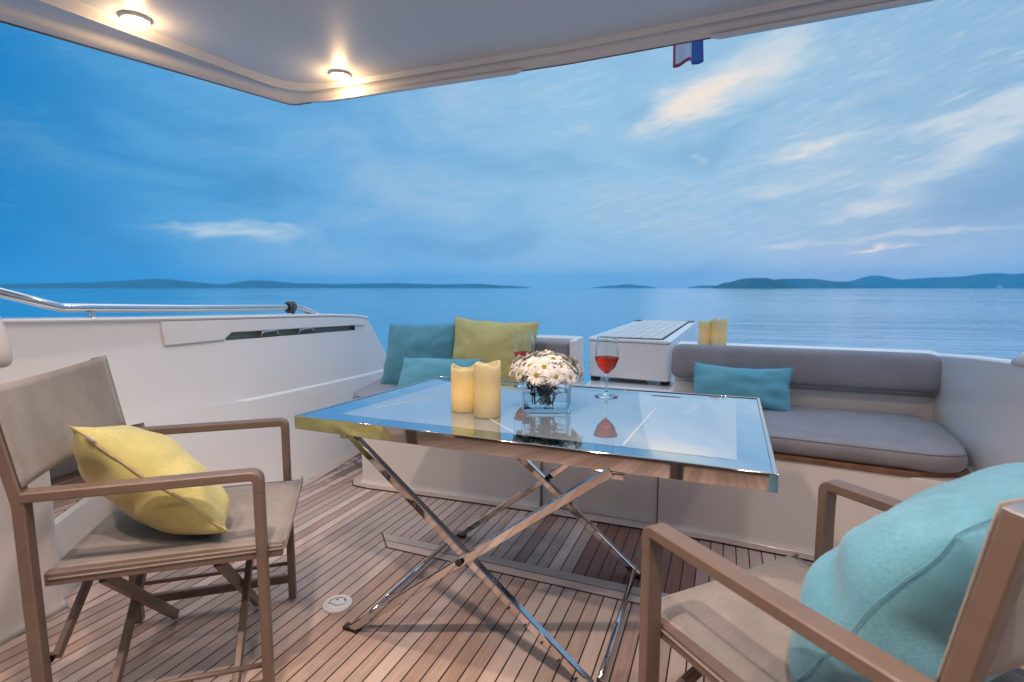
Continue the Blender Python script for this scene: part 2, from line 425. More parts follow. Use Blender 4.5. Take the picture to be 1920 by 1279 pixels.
island('middle_hills', 2100, 3.0, 12.2, [(0, .5), (.25, .92), (.5, .90), (.75, .6), (1, .02)], 160, 4)
island('far_hills', 2700, 8.6, 44, [(0, .02), (.05, .6), (.115, 1.2), (.17, .78), (.22, .92), (.27, .98), (.33, 1.22), (.42, 1.16), (.6, 1.3), (.8, .9), (1, .4)], 330, 5)
# lit white house on the far shore
hb = BM(); hx, hy = 2470 * math.sin(R(20.9)), 2470 * math.cos(R(20.9))
ho = thing('shore_house', 'tiny white house on the shore below the far right hills', 'house', (hx, hy, SEA))
box(hb, -6, 6, -4, 4, 0, 8); obj('wall', hb, M['gelmatte'], ho)
hb = BM(); prism(hb, [(-7, -5), (7, -5), (7, 5), (-7, 5)], 8, 8.4)
rf = [hb.verts.new(p) for p in [(-7, -5, 8.45), (7, -5, 8.45), (7, 5, 8.45), (-7, 5, 8.45), (-7, 0, 11), (7, 0, 11)]]
for q in [(0, 1, 5, 4), (2, 3, 4, 5), (0, 4, 3), (1, 2, 5), (3, 2, 1, 0)]: hb.faces.new([rf[i] for i in q])
obj('roof', hb, M['wood'], ho)

def build_haze():
    m = bpy.data.materials.new('sea_air'); m.use_nodes = True; t = NT(m.node_tree); t.n.clear()
    pv = t.new('ShaderNodeVolumePrincipled'); out = t.new('ShaderNodeOutputMaterial'); t.l.new(pv.outputs[0], out.inputs['Volume'])
    pv.inputs['Color'].default_value = (.16, .70, 1, 1); pv.inputs['Density'].default_value = .00031; pv.inputs['Anisotropy'].default_value = .1
    bm = BM(); box(bm, -3200, 3200, -3200, 3200, SEA - 1, 75)
    o = obj('haze', bm, m); tag(o, kind='stuff'); return o
HAZE = True
if HAZE: build_haze()

# ------------------------------------------------------------------ deck
def build_deck():
    bm = BM(); face(bm, [(-2.9, -1.6, 0), (1.5, -1.6, 0), (1.5, 3.4, 0), (-2.9, 3.4, 0)])
    d = obj('deck', bm, M['teak']); tag(d, kind='structure')
    bm = BM(); face(bm, [(-3.0, -1.6, -.03), (1.6, -1.6, -.03), (1.6, 3.5, -.03), (-3.0, 3.5, -.03)]); box(bm, -3, 1.6, -1.6, 3.5, -.25, -.05)
    tag(obj('deck_base', bm, M['gelmatte']), kind='structure')
    # king plank across the boat: two boards with a black joint
    bm = BM()
    face(bm, [(-1.449, 1.935, .002), (-1.344, 1.826, .002), (-.10, 1.826, .002), (-.10, 1.935, .002)])
    tag(obj('king_plank_joint', bm, M['caulk']), kind='structure')
    bm = BM()
    for (ya, yb) in ((1.829, 1.877), (1.881, 1.931)):
        sx = lambda yy: -1.344 - (yy - 1.823) * .94 + .008
        face(bm, [(sx(ya), ya, .004), (-.106, ya, .004), (-.106, yb, .004), (sx(yb), yb, .004)])
    tag(obj('king_plank', bm, M['teakx']), kind='structure')
build_deck()

# settee base front line on the deck, and a margin board along it
BASE = [(-2.02, 3.0), (-2.0, 2.75), (-1.975, 2.52), (-1.965, 2.455), (-1.935, 2.418), (-1.86, 2.415), (-1.6, 2.437), (-1.19, 2.463), (-.85, 2.482), (-.33, 2.492), (0, 2.49), (.356, 2.468), (.70, 2.43), (1.02, 2.385)]
def band(path, d0, d1, z):
    bm = BM(); P = [Vector(p) for p in path]; A = []; B = []
    for i, p in enumerate(P):
        a = (P[min(i + 1, len(P) - 1)] - P[max(i - 1, 0)]).normalized(); n = V(a.y, -a.x)
        n = -n if False else n
        A.append((p.x + n.x * d0, p.y + n.y * d0, z)); B.append((p.x + n.x * d1, p.y + n.y * d1, z))
    for i in range(len(P) - 1): face(bm, [A[i], A[i + 1], B[i + 1], B[i]])
    return bm
sgn = -1
def offpath(path, d):
    P = [Vector(p) for p in path]; out = []
    for i, p in enumerate(P):
        a = (P[min(i + 1, len(P) - 1)] - P[max(i - 1, 0)]).normalized(); out.append((p.x + a.y * d, p.y - a.x * d))
    return out
FRONT = BASE  # runs port to starboard; its right-hand side (d>0) is forward / toward the table
tag(obj('margin_joint', band(FRONT, -.01, .066, .003), M['caulk']), kind='structure')
tag(obj('margin_board', band(FRONT, -.01, .060, .006), M['teakx']), kind='structure')
WALLB = [(-2.165, 1.03), (-2.2, 1.45), (-2.232, 1.9), (-2.27, 2.344), (-2.315, 2.6), (-2.36, 2.855), (-2.45, 3.36)]
tag(obj('side_margin_board', band(WALLB, -.01, .055, .004), M['teakx']), kind='structure')

# white deck socket plate
def deck_plate():
    t = thing('deck_plate', 'round white plastic deck plate set in the teak between left chair and table', 'deck plate', (-1.26, 1.413, 0))
    bm = BM(); lathe(bm, [(.052, .001), (.052, .006), (.049, .009), (.043, .009), (.041, .006)], 40); obj('ring', bm, M['plate'], t, smooth=True)
    bm = BM(); lathe(bm, [(.0405, .002), (.0405, .008), (.036, .0095), (0, .0095)], 40); obj('lid', bm, M['plate'], t, smooth=True)
    bm = BM(); pts = [(.03 * math.cos(a), .03 * math.sin(a), .0100) for a in [R(20 + 12 * i) for i in range(18)]]; sweep(bm, pts, circ(.0011, 5))
    sweep(bm, [(-.028, -.016, .0100), (-.012, -.014, .0100), (.008, -.018, .0100), (.020, -.010, .0100), (.030, .004, .0100)], circ(.0011, 5))
    obj('groove', bm, M['caulk'], t)
    for (x, y) in ((-.012, .014), (.016, .022)):
        bm = BM(); lathe(bm, [(.004, .009), (.004, .0105), (0, .0105)], 10, (x, y, 0)); obj('key_hole', bm, M['rubber'], t)
deck_plate()

# ------------------------------------------------------------------ port bulwark
def lerp(a, b, t): return a + (b - a) * t
def interp(P, y):
    if y <= P[0][0]: return P[0][1] + (y - P[0][0]) * (P[1][1] - P[0][1]) / (P[1][0] - P[0][0])
    for (a, b), (c, d) in zip(P, P[1:]):
        if y <= c: return lerp(b, d, (y - a) / (c - a))
    return P[-1][1]
BX = [(.3, -2.13), (1.03, -2.165), (1.9, -2.232), (2.344, -2.27), (2.855, -2.36), (3.36, -2.45), (3.7, -2.5)]
TZ = [(.3, 1.045), (1.135, 1.012), (1.70, .989), (3.06, .944), (3.31, .911), (3.7, .87)]
SLB = [(1.5, .860), (2.05, .858), (3.15, .832), (3.7, .80)]     # slot underside
SLT = [(1.5, .885), (2.05, .900), (3.15, .868), (3.7, .83)]    # slot top
RDG = [(.3, .60), (1.5, .555), (3.13, .50), (3.7, .48)]
TOPX = -2.55
def wx(y, z):
    return lerp(interp(BX, y), TOPX, min(1, z / .93))
def bulwark():
    t = thing('bulwark', 'white moulded port bulwark with long locker slot below its capping', 'bulwark', (-2.6, 2.0, 0))
    t_l = Matrix.Translation((2.6, -2.0, 0))
    ys = [.2, .7, 1.0, 1.25, 1.5, 1.8, 2.05, 2.3, 2.6, 2.9, 3.15, 3.31]
    bm = BM(); g = {}
    for i, y in enumerate(ys):
        top = interp(TZ, y); rz = interp(RDG, y)
        zs = [(0, 0), (.06, 0), (.28, 0), (rz - .012, 0), (rz, -.012), (rz + .1, -.012), (interp(SLB, y), -.012), (interp(SLT, y), -.012), (top, -.012)]
        for j, (z, dx) in enumerate(zs):
            # raked aft end
            yy = y if i < len(ys) - 1 else lerp(3.93, 3.31, min(1, z / .911))
            g[i, j] = bm.verts.new((wx(yy, z) + dx, yy, z))
    for i in range(len(ys) - 1):
        for j in range(8):
            if j == 6 and 6 <= i <= 9: continue          # locker slot
            if i < 4 and j < 3: continue                 # step recess
            bm.faces.new([g[i, j], g[i + 1, j], g[i + 1, j + 1], g[i, j + 1]])
    # aft return
    n = len(ys) - 1; o1 = [bm.verts.new((v.co.x - .16, v.co.y + .02, v.co.z)) for v in [g[n, j] for j in range(9)]]
    for j in range(8): bm.faces.new([g[n, j], o1[j], o1[j + 1], g[n, j + 1]])
    for v in bm.verts: v.co = t_l @ v.co
    obj('inner_wall', bm, M['gel'], t, smooth=False, bevel=.006)
    # step recess: return faces, riser, tread, back
    bm = BM()
    face(bm, [(-2.78, .2, .26), (-2.78, 1.52, .26), (-2.70, 1.52, .62), (-2.70, .2, .62)])
    face(bm, [(-2.78, .2, .612), (-2.78, 1.52, .612), (wx(1.5, .55) - .004, 1.5, .545), (wx(1.0, .57) - .004, 1.0, .57), (wx(.2, .59) - .004, .2, .59)])
    face(bm, [(-2.78, 1.5, 0), (wx(1.5, 0), 1.5, 0), (wx(1.5, .54) - .004, 1.5, .54), (-2.78, 1.5, .60)])
    prism(bm, [(-2.80, .3), (-2.18, .3), (-2.20, 1.02), (-2.42, 1.32), (-2.60, 1.498), (-2.80, 1.498)], 0, .288)
    for v in bm.verts: v.co = t_l @ v.co
    obj('step_moulding', bm, M['gelmatte'], t)
    bm = BM(); prism(bm, [(-2.78, .32), (-2.22, .32), (-2.235, 1.01), (-2.44, 1.29), (-2.60, 1.45), (-2.78, 1.45)], .289, .296)
    for v in bm.verts: v.co = t_l @ v.co
    tr = obj('step_tread', bm, M['teak'], t)
    # capping
    bm = BM(); rings = []
    for y in ys[:-1] + [3.27, 3.31]:
        z = interp(TZ, y); e = 3.31
        x = wx(y, z) - .004
        w = .30
        rings.append([(x + .004, y, z + .001), (x + .006, y, z + .010), (x - .004, y, z + .017), (x - w, y, z + .014), (x - w - .01, y, z - .03), (x - w, y, z - .05), (x - .03, y, z - .02)])
    loft(bm, rings)
    for v in bm.verts: v.co = t_l @ v.co
    obj('capping', bm, M['gel'], t, bevel=.004)
    # outer hull side
    bm = BM(); pts = []
    loft(bm, [[(-2.86, y, interp(TZ, y) - .03), (-2.90, y, .4), (-2.80, y, SEA - .3), (-2.74, y, SEA - .3), (-2.84, y, .4), (-2.83, y, interp(TZ, y) - .03)] for y in (-1.5, .2, 1.5, 2.5, 3.3)])
    for v in bm.verts: v.co = t_l @ v.co
    obj('hull_side', bm, M['gel'], t, smooth=True)
    # locker lid: a proud panel from the joint to the aft end
    bm = BM(); fr = []; bk = []
    lid = [(1.70, 'T'), (1.72, 'B'), (2.02, 'B'), (2.075, 'S'), (2.4, 'S'), (2.8, 'S'), (3.15, 'S'), (3.28, 'S'), (3.27, 'T')]
    lo = []; hi = []
    for y in [1.705, 1.74, 1.9, 2.03, 2.09, 2.4, 2.8, 3.15, 3.26]:
        zb = interp(SLB, y) + .006 if y < 2.06 else interp(SLT, y) + .001
        zt = interp(TZ, y) - .006
        lo.append((y, zb)); hi.append((y, zt))
    rr = []
    for (y, zb), (_, zt) in zip(lo, hi):
        rr.append([(wx(y, zb) + .002, y, zb), (wx(y, zb) - .022, y, zb), (wx(y, zt) - .022, y, zt), (wx(y, zt) + .001, y, zt)])
    loft(bm, rr)
    for v in bm.verts: v.co = t_l @ v.co
    obj('locker_lid', bm, M['gel'], t, bevel=.004)
    # recess behind slot
    bm = BM(); rr = []
    for y in (2.04, 2.6, 3.16):
        zb, zt = interp(SLB, y), interp(SLT, y); x = wx(y, zb) - .016
        rr.append([(x, y, zb - .002), (x - .035, y, zb - .005), (x - .035, y, zt + .006), (x - .004, y, zt + .002)])
    rs = loft(bm, rr, closed=False); bm.faces.new(rs[0]); bm.faces.new(rs[-1])
    for v in bm.verts: v.co = t_l @ v.co
    obj('slot_recess', bm, M['recess'], t)
    for yc in (2.36, 2.66):
        bm = BM(); zb = interp(SLB, yc) - .012; x = wx(yc, zb) - .028
        pts = fillet([(x, yc - .07, zb), (x + .01, yc - .065, zb + .045), (x + .01, yc + .05, zb + .05), (x, yc + .07, zb)], .02)
        sweep(bm, pts, circ(.0065, 8))
        for v in bm.verts: v.co = t_l @ v.co
        obj('cleat', bm, M['chrome'], t, smooth=True)
bulwark()

def handrail():
    t = thing('handrail', 'polished steel handrail on short posts along the port bulwark', 'handrail', (-2.64, 2, 0))
    off = V(2.64, -2, 0)
    bm = BM(); X = -2.64
    path = fillet([(X, .55, 1.33), (X, 1.34, 1.064), (X, 1.9, 1.040), (X, 2.70, 1.018), (X, 2.845, .965), (X, 2.86, .94)], .07, 6)
    sweep(bm, [p + off for p in path], circ(.0205, 16)); obj('rail_tube', bm, M['rail'], t, smooth=True)
    for y, zt in ((1.46, 1.058),):
        bm = BM(); z0 = interp(TZ, y) + .012
        lathe(bm, [(.012, z0), (.012, zt - .005)], 14, (0, y - 2, 0)); obj('post', bm, M['rail'], t, smooth=True)
        bm = BM(); lathe(bm, [(.026, z0 - .002), (.026, z0 + .005), (.014, z0 + .010)], 18, (0, y - 2, 0)); obj('post_base', bm, M['rail'], t, smooth=True)
    bm = BM(); lathe(bm, [(.030, .955), (.030, .964), (.021, .972)], 18, (0, .855, 0)); obj('end_flange', bm, M['rail'], t, smooth=True)
    # rope hitched round the aft end of the rail
    t2 = thing('mooring_rope', 'grey braided rope hitched round the aft end of the handrail', 'rope', (X, 2.62, 1.02))
    bm = BM(); pts = []
    for i in range(90):
        a = i / 89 * 2 * math.pi * 3.6; pts.append((.030 * math.cos(a) * 1.0, -.022 + .044 * i / 89 + .006 * math.sin(a * .7), .031 * math.sin(a)))
    sweep(bm, pts, circ(.0085, 7), up=(0, 1, 0))
    sweep(bm, fillet([(.028, .01, .02), (.04, -.005, -.02), (.035, -.015, -.05), (.03, -.05, -.055)], .02), circ(.008, 7), up=(0, 1, 0))
    obj('coil', bm, M['rope'], t2, smooth=True)
handrail()

# forward port corner: cabin side and the moulded wing at the left edge
def cabin_side():
    t = thing('cabin_side', 'white cabin side moulding behind the left chair', 'cabin side', (-2.2, .5, 0))
    o = V(2.2, -.5, 0)
    bm = BM()
    prof = [(-.9, 0), (.0, .0)]
    poly = fillet([(-2.10, -1.0, 0), (-2.128, .83, 0), (-2.160, 1.03, 0), (-2.34, 1.06, 0), (-2.5, .9, 0), (-2.5, -1.0, 0)], .035, 5)
    lo = [(p.x, p.y) for p in poly]
    rings = []
    for z, s in ((0, .012), (.02, .004), (.05, 0), (.5, -.002), (.70, -.012), (.76, -.03), (.78, -.06)):
        rings.append([(p[0] + o.x - (0 if s > 0 else 0) + s, p[1] + o.y + s, z) for p in lo])
    loft(bm, rings); obj('side_panel', bm, M['gelmatte'], t, smooth=True, bevel=0)
    bm = BM(); box(bm, -.001 + o.x - 2.12, o.x - 2.105, -.6 + o.y, .78 + o.y, .12, .60); obj('locker_door', bm, M['gelmatte'], t, bevel=.012)
    t = thing('wing_moulding', 'rounded white moulding hanging down at the far left edge', 'moulding', (-1.9, .6, .9))
    # rounded end seen edge-on at the left of the picture
    bm = BM(); rings = []
    for y, s in ((.10, 1), (.5, 1), (.74, 1), (.79, .96), (.815, .86), (.828, .68)):
        ring = []
        for k in range(20):
            a = 2 * math.pi * k / 20; cx = math.copysign(abs(math.cos(a)) ** .6, math.cos(a)); cz = math.copysign(abs(math.sin(a)) ** .6, math.sin(a))
            tz = (cz + 1) / 2
            yend = y - .045 * tz * tz * (y / .828) ** 2
            ring.append((.06 * cx * s, yend - .6, .130 + .110 * cz * (1 - .1 * (1 - s))))
        rings.append(ring)
    loft(bm, rings); o = obj('fairing', bm, M['gelmatte'], t, smooth=True, sub=1)
    bm = BM(); box(bm, -.05, .05, -.7, -.42, -.1, 1.22); obj('upright', bm, M['gelmatte'], t, bevel=.02)
cabin_side()

# ------------------------------------------------------------------ cushions / pillows
def slab_cushion(name, poly, z0, z1, r, matl, parent, loc):
    """upholstered slab with rounded edges from a CCW outline"""
    bm = BM(); rings = []
    for k in range(7):
        a = k / 6 * math.pi; d = r * (1 - math.sin(a)); z = lerp(z0, z1, .5) - math.cos(a) * (z1 - z0) / 2
        pp = offset_poly(poly, d) if d > 1e-6 else poly
        rings.append([(p[0] - loc[0], p[1] - loc[1], z - loc[2]) for p in pp])
    cx = sum(p[0] for p in poly) / len(poly); cy = sum(p[1] for p in poly) / len(poly)
    for f, dz in ((.08, .004), (.2, .007), (.5, .009), (.97, .009)):
        rings.append([(lerp(p[0], cx, f) - loc[0], lerp(p[1], cy, f) - loc[1], z1 + dz - loc[2]) for p in offset_poly(poly, r)])
    loft(bm, rings); return obj(name, bm, matl, parent, smooth=True)

def dense(poly, step=.06):
    out = []
    n = len(poly)
    for i in range(n):
        a = Vector(poly[i]); b = Vector(poly[(i + 1) % n]); k = max(1, int((b - a).length / step))
        for j in range(k): q = a.lerp(b, j / k); out.append((q.x, q.y))
    return out

def roundpoly(poly, r, n=5):
    P = [V(p[0], p[1], 0) for p in poly]; out = []
    for i in range(len(P)):
        a = P[i - 1] - P[i]; b = P[(i + 1) % len(P)] - P[i]; la, lb = a.length, b.length; a.normalize(); b.normalize()
        d = min(r, la * .45, lb * .45); p0 = P[i] + a * d; p1 = P[i] + b * d
        for k in range(n + 1):
            t = k / n; q = (1 - t) ** 2 * p0 + 2 * t * (1 - t) * P[i] + t * t * p1; out.append((q.x, q.y))
    return out

def pillow(name, label, w, h, t, M4, matl, seed, sag=0, zipper=False, crease=0.35, group='scatter cushions', ear=.06, yb=0, rc=0):
    """scatter cushion lying in local XZ, puffed along local Y; M4 places it"""
    root = thing(name, label, 'cushion', group=group); root.matrix_world = M4
    rnd = random.Random(seed); n = 34; m = max(18, int(34 * h / w)); bm = BM(); grid = {}
    for side in (1, -1):
        for i in range(n + 1):
            for j in range(m + 1):
                u = 2 * i / n - 1; v = 2 * j / m - 1
                edge = (i in (0, n)) or (j in (0, m))
                if side == -1 and edge: grid[side, i, j] = grid[1, i, j]; continue
                # outline: sides drawn in, corners kept as ears
                px = u * w / 2 * (1 - ear * (1 - v * v) * abs(u) ** 2); pz = v * h / 2 * (1 - ear * (1 - u * u) * abs(v) ** 2)
                px *= 1 - rc * u * u * v * v; pz *= 1 - rc * u * u * v * v
                f = max(0, (1 - abs(u) ** 2.4)) ** .62 * max(0, (1 - abs(v) ** 2.4)) ** .62
                y = side * t / 2 * f
                # soft folds running in from the corners and edges
                rad = max(abs(u), abs(v)); ang = math.atan2(v, u)
                fold = noise.noise(V(math.cos(ang) * 3.2 + seed, math.sin(ang) * 3.2, side * 1.7)) * crease * .05 * (rad ** 2) * (1 - rad ** 6) * (t / .16)
                fold += noise.noise(V(u * 2.2 + seed * 3, v * 2.2, side * 5)) * .012
                y += side * fold
                pz -= sag * (1 - u * u) * (1 + v) * .5 * h
                y += yb * (pz / h) ** 2
                px += .008 * noise.noise(V(v * 3, seed, 1)) ; pz += .008 * noise.noise(V(u * 3, seed, 9))
                grid[side, i, j] = bm.verts.new((px, y, pz))
    for side in (1, -1):
        for i in range(n):
            for j in range(m):
                bm.faces.new([grid[side, i, j], grid[side, i + 1, j], grid[side, i + 1, j + 1], grid[side, i, j + 1]])
    rim = [grid[1, i, 0].co.copy() for i in range(n + 1)]
    loop = [grid[1, i, 0].co.copy() for i in range(n)] + [grid[1, n, j].co.copy() for j in range(m)] + [grid[1, n - i, m].co.copy() for i in range(n)] + [grid[1, 0, m - j].co.copy() for j in range(m)]
    obj('cover', bm, matl, root, smooth=True, sub=1)
    bm = BM(); sweep(bm, loop, circ(.0010, 5), up=(0, 1, 0), closed=True); obj('seam', bm, matl, root, smooth=True)
    if zipper:
        bm = BM(); sweep(bm, [p + V(0, 0, -.0022) for p in rim[3:-2]], [(-.0030, -.0010), (.0030, -.0010), (.0030, .0010), (-.0030, .0010)], up=(0, 0, 1)); obj('zip_tape', bm, M['zip'], root)
        bm = BM(); p = rim[4]; box(bm, p.x - .012, p.x + .012, p.y - .004, p.y + .004, p.z - .008, p.z - .003); obj('zip_pull', bm, M['alu'], root, bevel=.001)
    return root

def place(center, xdir, zdir):
    x = Vector(xdir).normalized(); z = Vector(zdir); z = (z - x * z.dot(x)).normalized(); y = z.cross(x)
    m = Matrix((x, y, z)).transposed().to_4x4(); m.translation = Vector(center); return m

# ------------------------------------------------------------------ aft settees, transom, gangway locker
def settee_front(path, z0, z1, d=0.0):
    """vertical moulded face along a path"""
    bm = BM()
    P = offpath(path, d)
    rows = []
    for z, k in ((z0, .018), (z0 + .012, .006), (z0 + .035, 0), (z1, 0)):
        q = offpath(path, d + k); rows.append([(p[0], p[1], z) for p in q])
    loft(bm, rows, closed=False)
    return bm

def shell(bm, path, back_y, z):
    pass

def build_settees():
    Lz = .41
    # ---- starboard settee
    t = thing('starboard_settee', 'grey upholstered settee on white base against the starboard side', 'settee', (.4, 2.9, 0))
    loc = (.4, 2.9, 0); T = Matrix.Translation((-.4, -2.9, 0))
    fp = [p for p in FRONT if p[0] >= -.34]; fp = [(-.255, 2.493)] + [p for p in fp if p[0] > -.26]
    poly = [(p[0], p[1]) for p in fp] + [(1.06, 3.22), (-.255, 3.22)]
    bm = BM(); rows = []
    for z, k in ((0.0, .016), (.012, .005), (.035, 0), (.38, 0), (.405, -.004)):
        q = offpath(fp, k); rows.append([(p[0], p[1], z) for p in q] + [(1.08, 3.22, z), (-.255, 3.22, z)])
    loft(bm, rows)
    for v in bm.verts: v.co = T @ v.co
    obj('base', bm, M['gel'], t, bevel=.003)
    bm = BM(); prism(bm, [(p[0], p[1]) for p in offpath(fp[:-1], .008)] + [(.93, 2.52), (1.0, 3.19), (-.262, 3.19)], .406, .428)
    for v in bm.verts: v.co = T @ v.co
    obj('teak_edge', bm, M['wood'], t, bevel=.003)
    cp = roundpoly([(-.26, 2.462), (.25, 2.462), (.80, 2.415), (.90, 2.46), (.945, 2.62), (.985, 3.03), (.93, 3.165), (-.26, 3.165)], .07)
    slab_cushion('seat_cushion', dense(cp, .05), .429, .512, .03, M['vinyl'], t, loc)
    pp = offpath(cp, .0015)
    bm = BM(); sweep(bm, [(p[0] - .4, p[1] - 2.9, .503) for p in offset_poly(dense(cp, .05), .011)], circ(.003, 6), closed=True); obj('piping', bm, M['piping'], t, smooth=True)
    # back panel and roll cushion
    bm = BM(); box(bm, -.262, 1.10, 3.205, 3.60, .40, .795); box(bm, -.262, 1.10, 3.19, 3.2, .40, .60)
    for v in bm.verts: v.co = T @ v.co
    obj('back_panel', bm, M['gel'], t, bevel=.012, seg=3)
    bm = BM(); rings = []
    xs = [-.266, -.262, -.25, -.23, -.2] + [lerp(-.15, .93, k / 14) for k in range(15)] + [.965, .985, .998, 1.003]
    for x in xs:
        e = min((x + .266), (1.003 - x)); s = 1 if e > .06 else math.sqrt(max(0.0, 1 - (1 - e / .06) ** 2)) * .35 + .65
        ring = []
        for k in range(20):
            a = 2 * math.pi * k / 20; cy = math.copysign(abs(math.cos(a)) ** .55, math.cos(a)); cz = math.copysign(abs(math.sin(a)) ** .55, math.sin(a))
            ring.append((x - .4, 3.145 + .052 * cy * (.75 + .25 * s) - .012 * cz * -1 - 2.9, (.722 + .098 * cz * s) + (.004 if 1 else 0)))
        rings.append(ring)
    loft(bm, rings); obj('back_cushion', bm, M['vinyl'], t, smooth=True)
    # ---- port settee
    t = thing('port_settee', 'grey seat with white backrest frame in the port aft corner', 'settee', (-1.5, 2.9, 0)); T = Matrix.Translation((1.5, -2.9, 0)); loc = (-1.5, 2.9, 0)
    fp = [p for p in FRONT if p[0] < -.86] + [(-.855, 2.482)]
    bm = BM(); rows = []
    for z, k in ((0.0, .016), (.012, .005), (.035, 0), (.40, 0)):
        q = offpath(fp, k); rows.append([(p[0], p[1], z) for p in q] + [(-.855, 3.2, z), (-2.02, 3.2, z)])
    loft(bm, rows)
    for v in bm.verts: v.co = T @ v.co
    obj('base', bm, M['gel'], t, bevel=.003)
    cp = roundpoly([(-2.13, 2.60), (-2.05, 2.475), (-1.85, 2.43), (-.86, 2.47), (-.86, 3.10), (-2.28, 3.10)], .08)
    slab_cushion('seat_cushion', dense(cp, .05), .415, .512, .035, M['vinyl'], t, loc)
    bm = BM(); sweep(bm, [(p[0] + 1.5, p[1] - 2.9, .502) for p in offset_poly(dense(cp, .05), .013)], circ(.003, 6), closed=True); obj('piping', bm, M['piping'], t, smooth=True)
    bm = BM(); box(bm, -2.0, -.835, 3.17, 3.30, .40, .835); box(bm, -.868, -.833, 3.06, 3.165, .42, .83)
    for v in bm.verts: v.co = T @ v.co
    obj('backrest_frame', bm, M['gel'], t, bevel=.014, seg=3)
    bm = BM(); box(bm, -1.97, -.872, 3.08, 3.168, .515, .812)
    for v in bm.verts: v.co = T @ v.co
    obj('back_cushion', bm, M['vinyl'], t, bevel=.025, seg=4)
    # ---- transom step between the two
    t = thing('transom_gate', 'low white transom ledge between the two settees', 'transom', (-.55, 3.2, 0)); T = Matrix.Translation((.55, -3.2, 0))
    bm = BM(); box(bm, -.850, -.260, 2.505, 3.30, 0.0, .43)
    for v in bm.verts: v.co = T @ v.co
    obj('gate_panel', bm, M['gel'], t, bevel=.008)
    bm = BM(); box(bm, -.835, -.268, 3.302, 3.66, -.3, .515); 
    for v in bm.verts: v.co = T @ v.co
    obj('ledge', bm, M['gel'], t, bevel=.015, seg=3)
    bm = BM(); box(bm, -.80, -.30, 3.22, 3.30, .431, .470)
    for v in bm.verts: v.co = T @ v.co
    obj('teak_sill', bm, M['wood'], t, bevel=.004)
    # hull stern below
    bm = BM(); box(bm, -2.7, 1.3, 3.66, 3.75, SEA - .3, .38); box(bm, -2.6, 1.2, 3.75, 5.6, -.62, -.5)
    tag(obj('stern_platform', bm, M['gel'], None, bevel=.02), 'white stern of the yacht with bathing platform behind the settees', 'stern')
    # ---- gangway locker with slatted top
    t = thing('gangway_locker', 'white locker with bleached slatted top behind the transom ledge', 'locker', (-.57, 4.4, .5)); T = Matrix.Translation((.57, -4.4, -.5))
    bm = BM(); prism(bm, roundpoly([(-.845, 3.45), (-.30, 3.40), (-.245, 5.42), (-.82, 5.42)], .035), .547, .790)
    for v in bm.verts: v.co = T @ v.co
    obj('body', bm, M['gel'], t, bevel=.012, seg=3)
    bm = BM()
    pl = [(-.85, 3.445), (-.297, 3.392), (-.240, 5.45), (-.823, 5.45)]
    prism(bm, roundpoly(pl, .04), .792, .8125)
    for v in bm.verts: v.co = T @ v.co
    obj('lid', bm, M['gel'], t, bevel=.008, seg=3)
    def qx(u, y):
        f = (y - 3.42) / 2.0; return lerp(lerp(-.85, -.823, f), lerp(-.297, -.240, f), u)
    for k in range(6):
        bm = BM(); u0 = .135 + k * .125; u1 = u0 + .118
        prism(bm, [(qx(u0, 3.47), 3.47), (qx(u1, 3.47), 3.47), (qx(u1, 5.36), 5.36), (qx(u0, 5.36), 5.36)], .814, .822)
        for v in bm.verts: v.co = T @ v.co
        obj('slat', bm, M['slat'], t, bevel=.002)
    bm = BM(); prism(bm, [(qx(.115, 3.455), 3.455), (qx(.90, 3.455), 3.455), (qx(.90, 5.38), 5.38), (qx(.115, 5.38), 5.38)], .8128, .8145)
    for v in bm.verts: v.co = T @ v.co
    obj('slat_bed', bm, M['caulk'], t)
    for x in (-.80, -.335):
        bm = BM(); box(bm, x - .028, x + .028, 3.47, 3.53, .516, .548)
        for v in bm.verts: v.co = T @ v.co
        obj('foot', bm, M['rubber'], t, bevel=.006)
    bm = BM(); box(bm, -.70, -.44, 3.44, 3.47, .523, .530); box(bm, -.69, -.45, 3.44, 3.48, .536, .540)
    for v in bm.verts: v.co = T @ v.co
    obj('grip_slot', bm, M['joiner'], t, bevel=.002)
    bm = BM(); box(bm, -.75, -.35, 4.0, 5.2, -.498, .546)
    for v in bm.verts: v.co = T @ v.co
    obj('pedestal', bm, M['gel'], t, bevel=.03)
    for s in (0, 1):
        bm = BM(); y = 5.40 if s == 0 else 5.40; x = -.77 if s == 0 else -.31
        box(bm, x - .055, x + .055, y - .06, y - .02, .813, .822)
        for v in bm.verts: v.co = T @ v.co
        obj('hinge', bm, M['gasket'], t, bevel=.003)
build_settees()

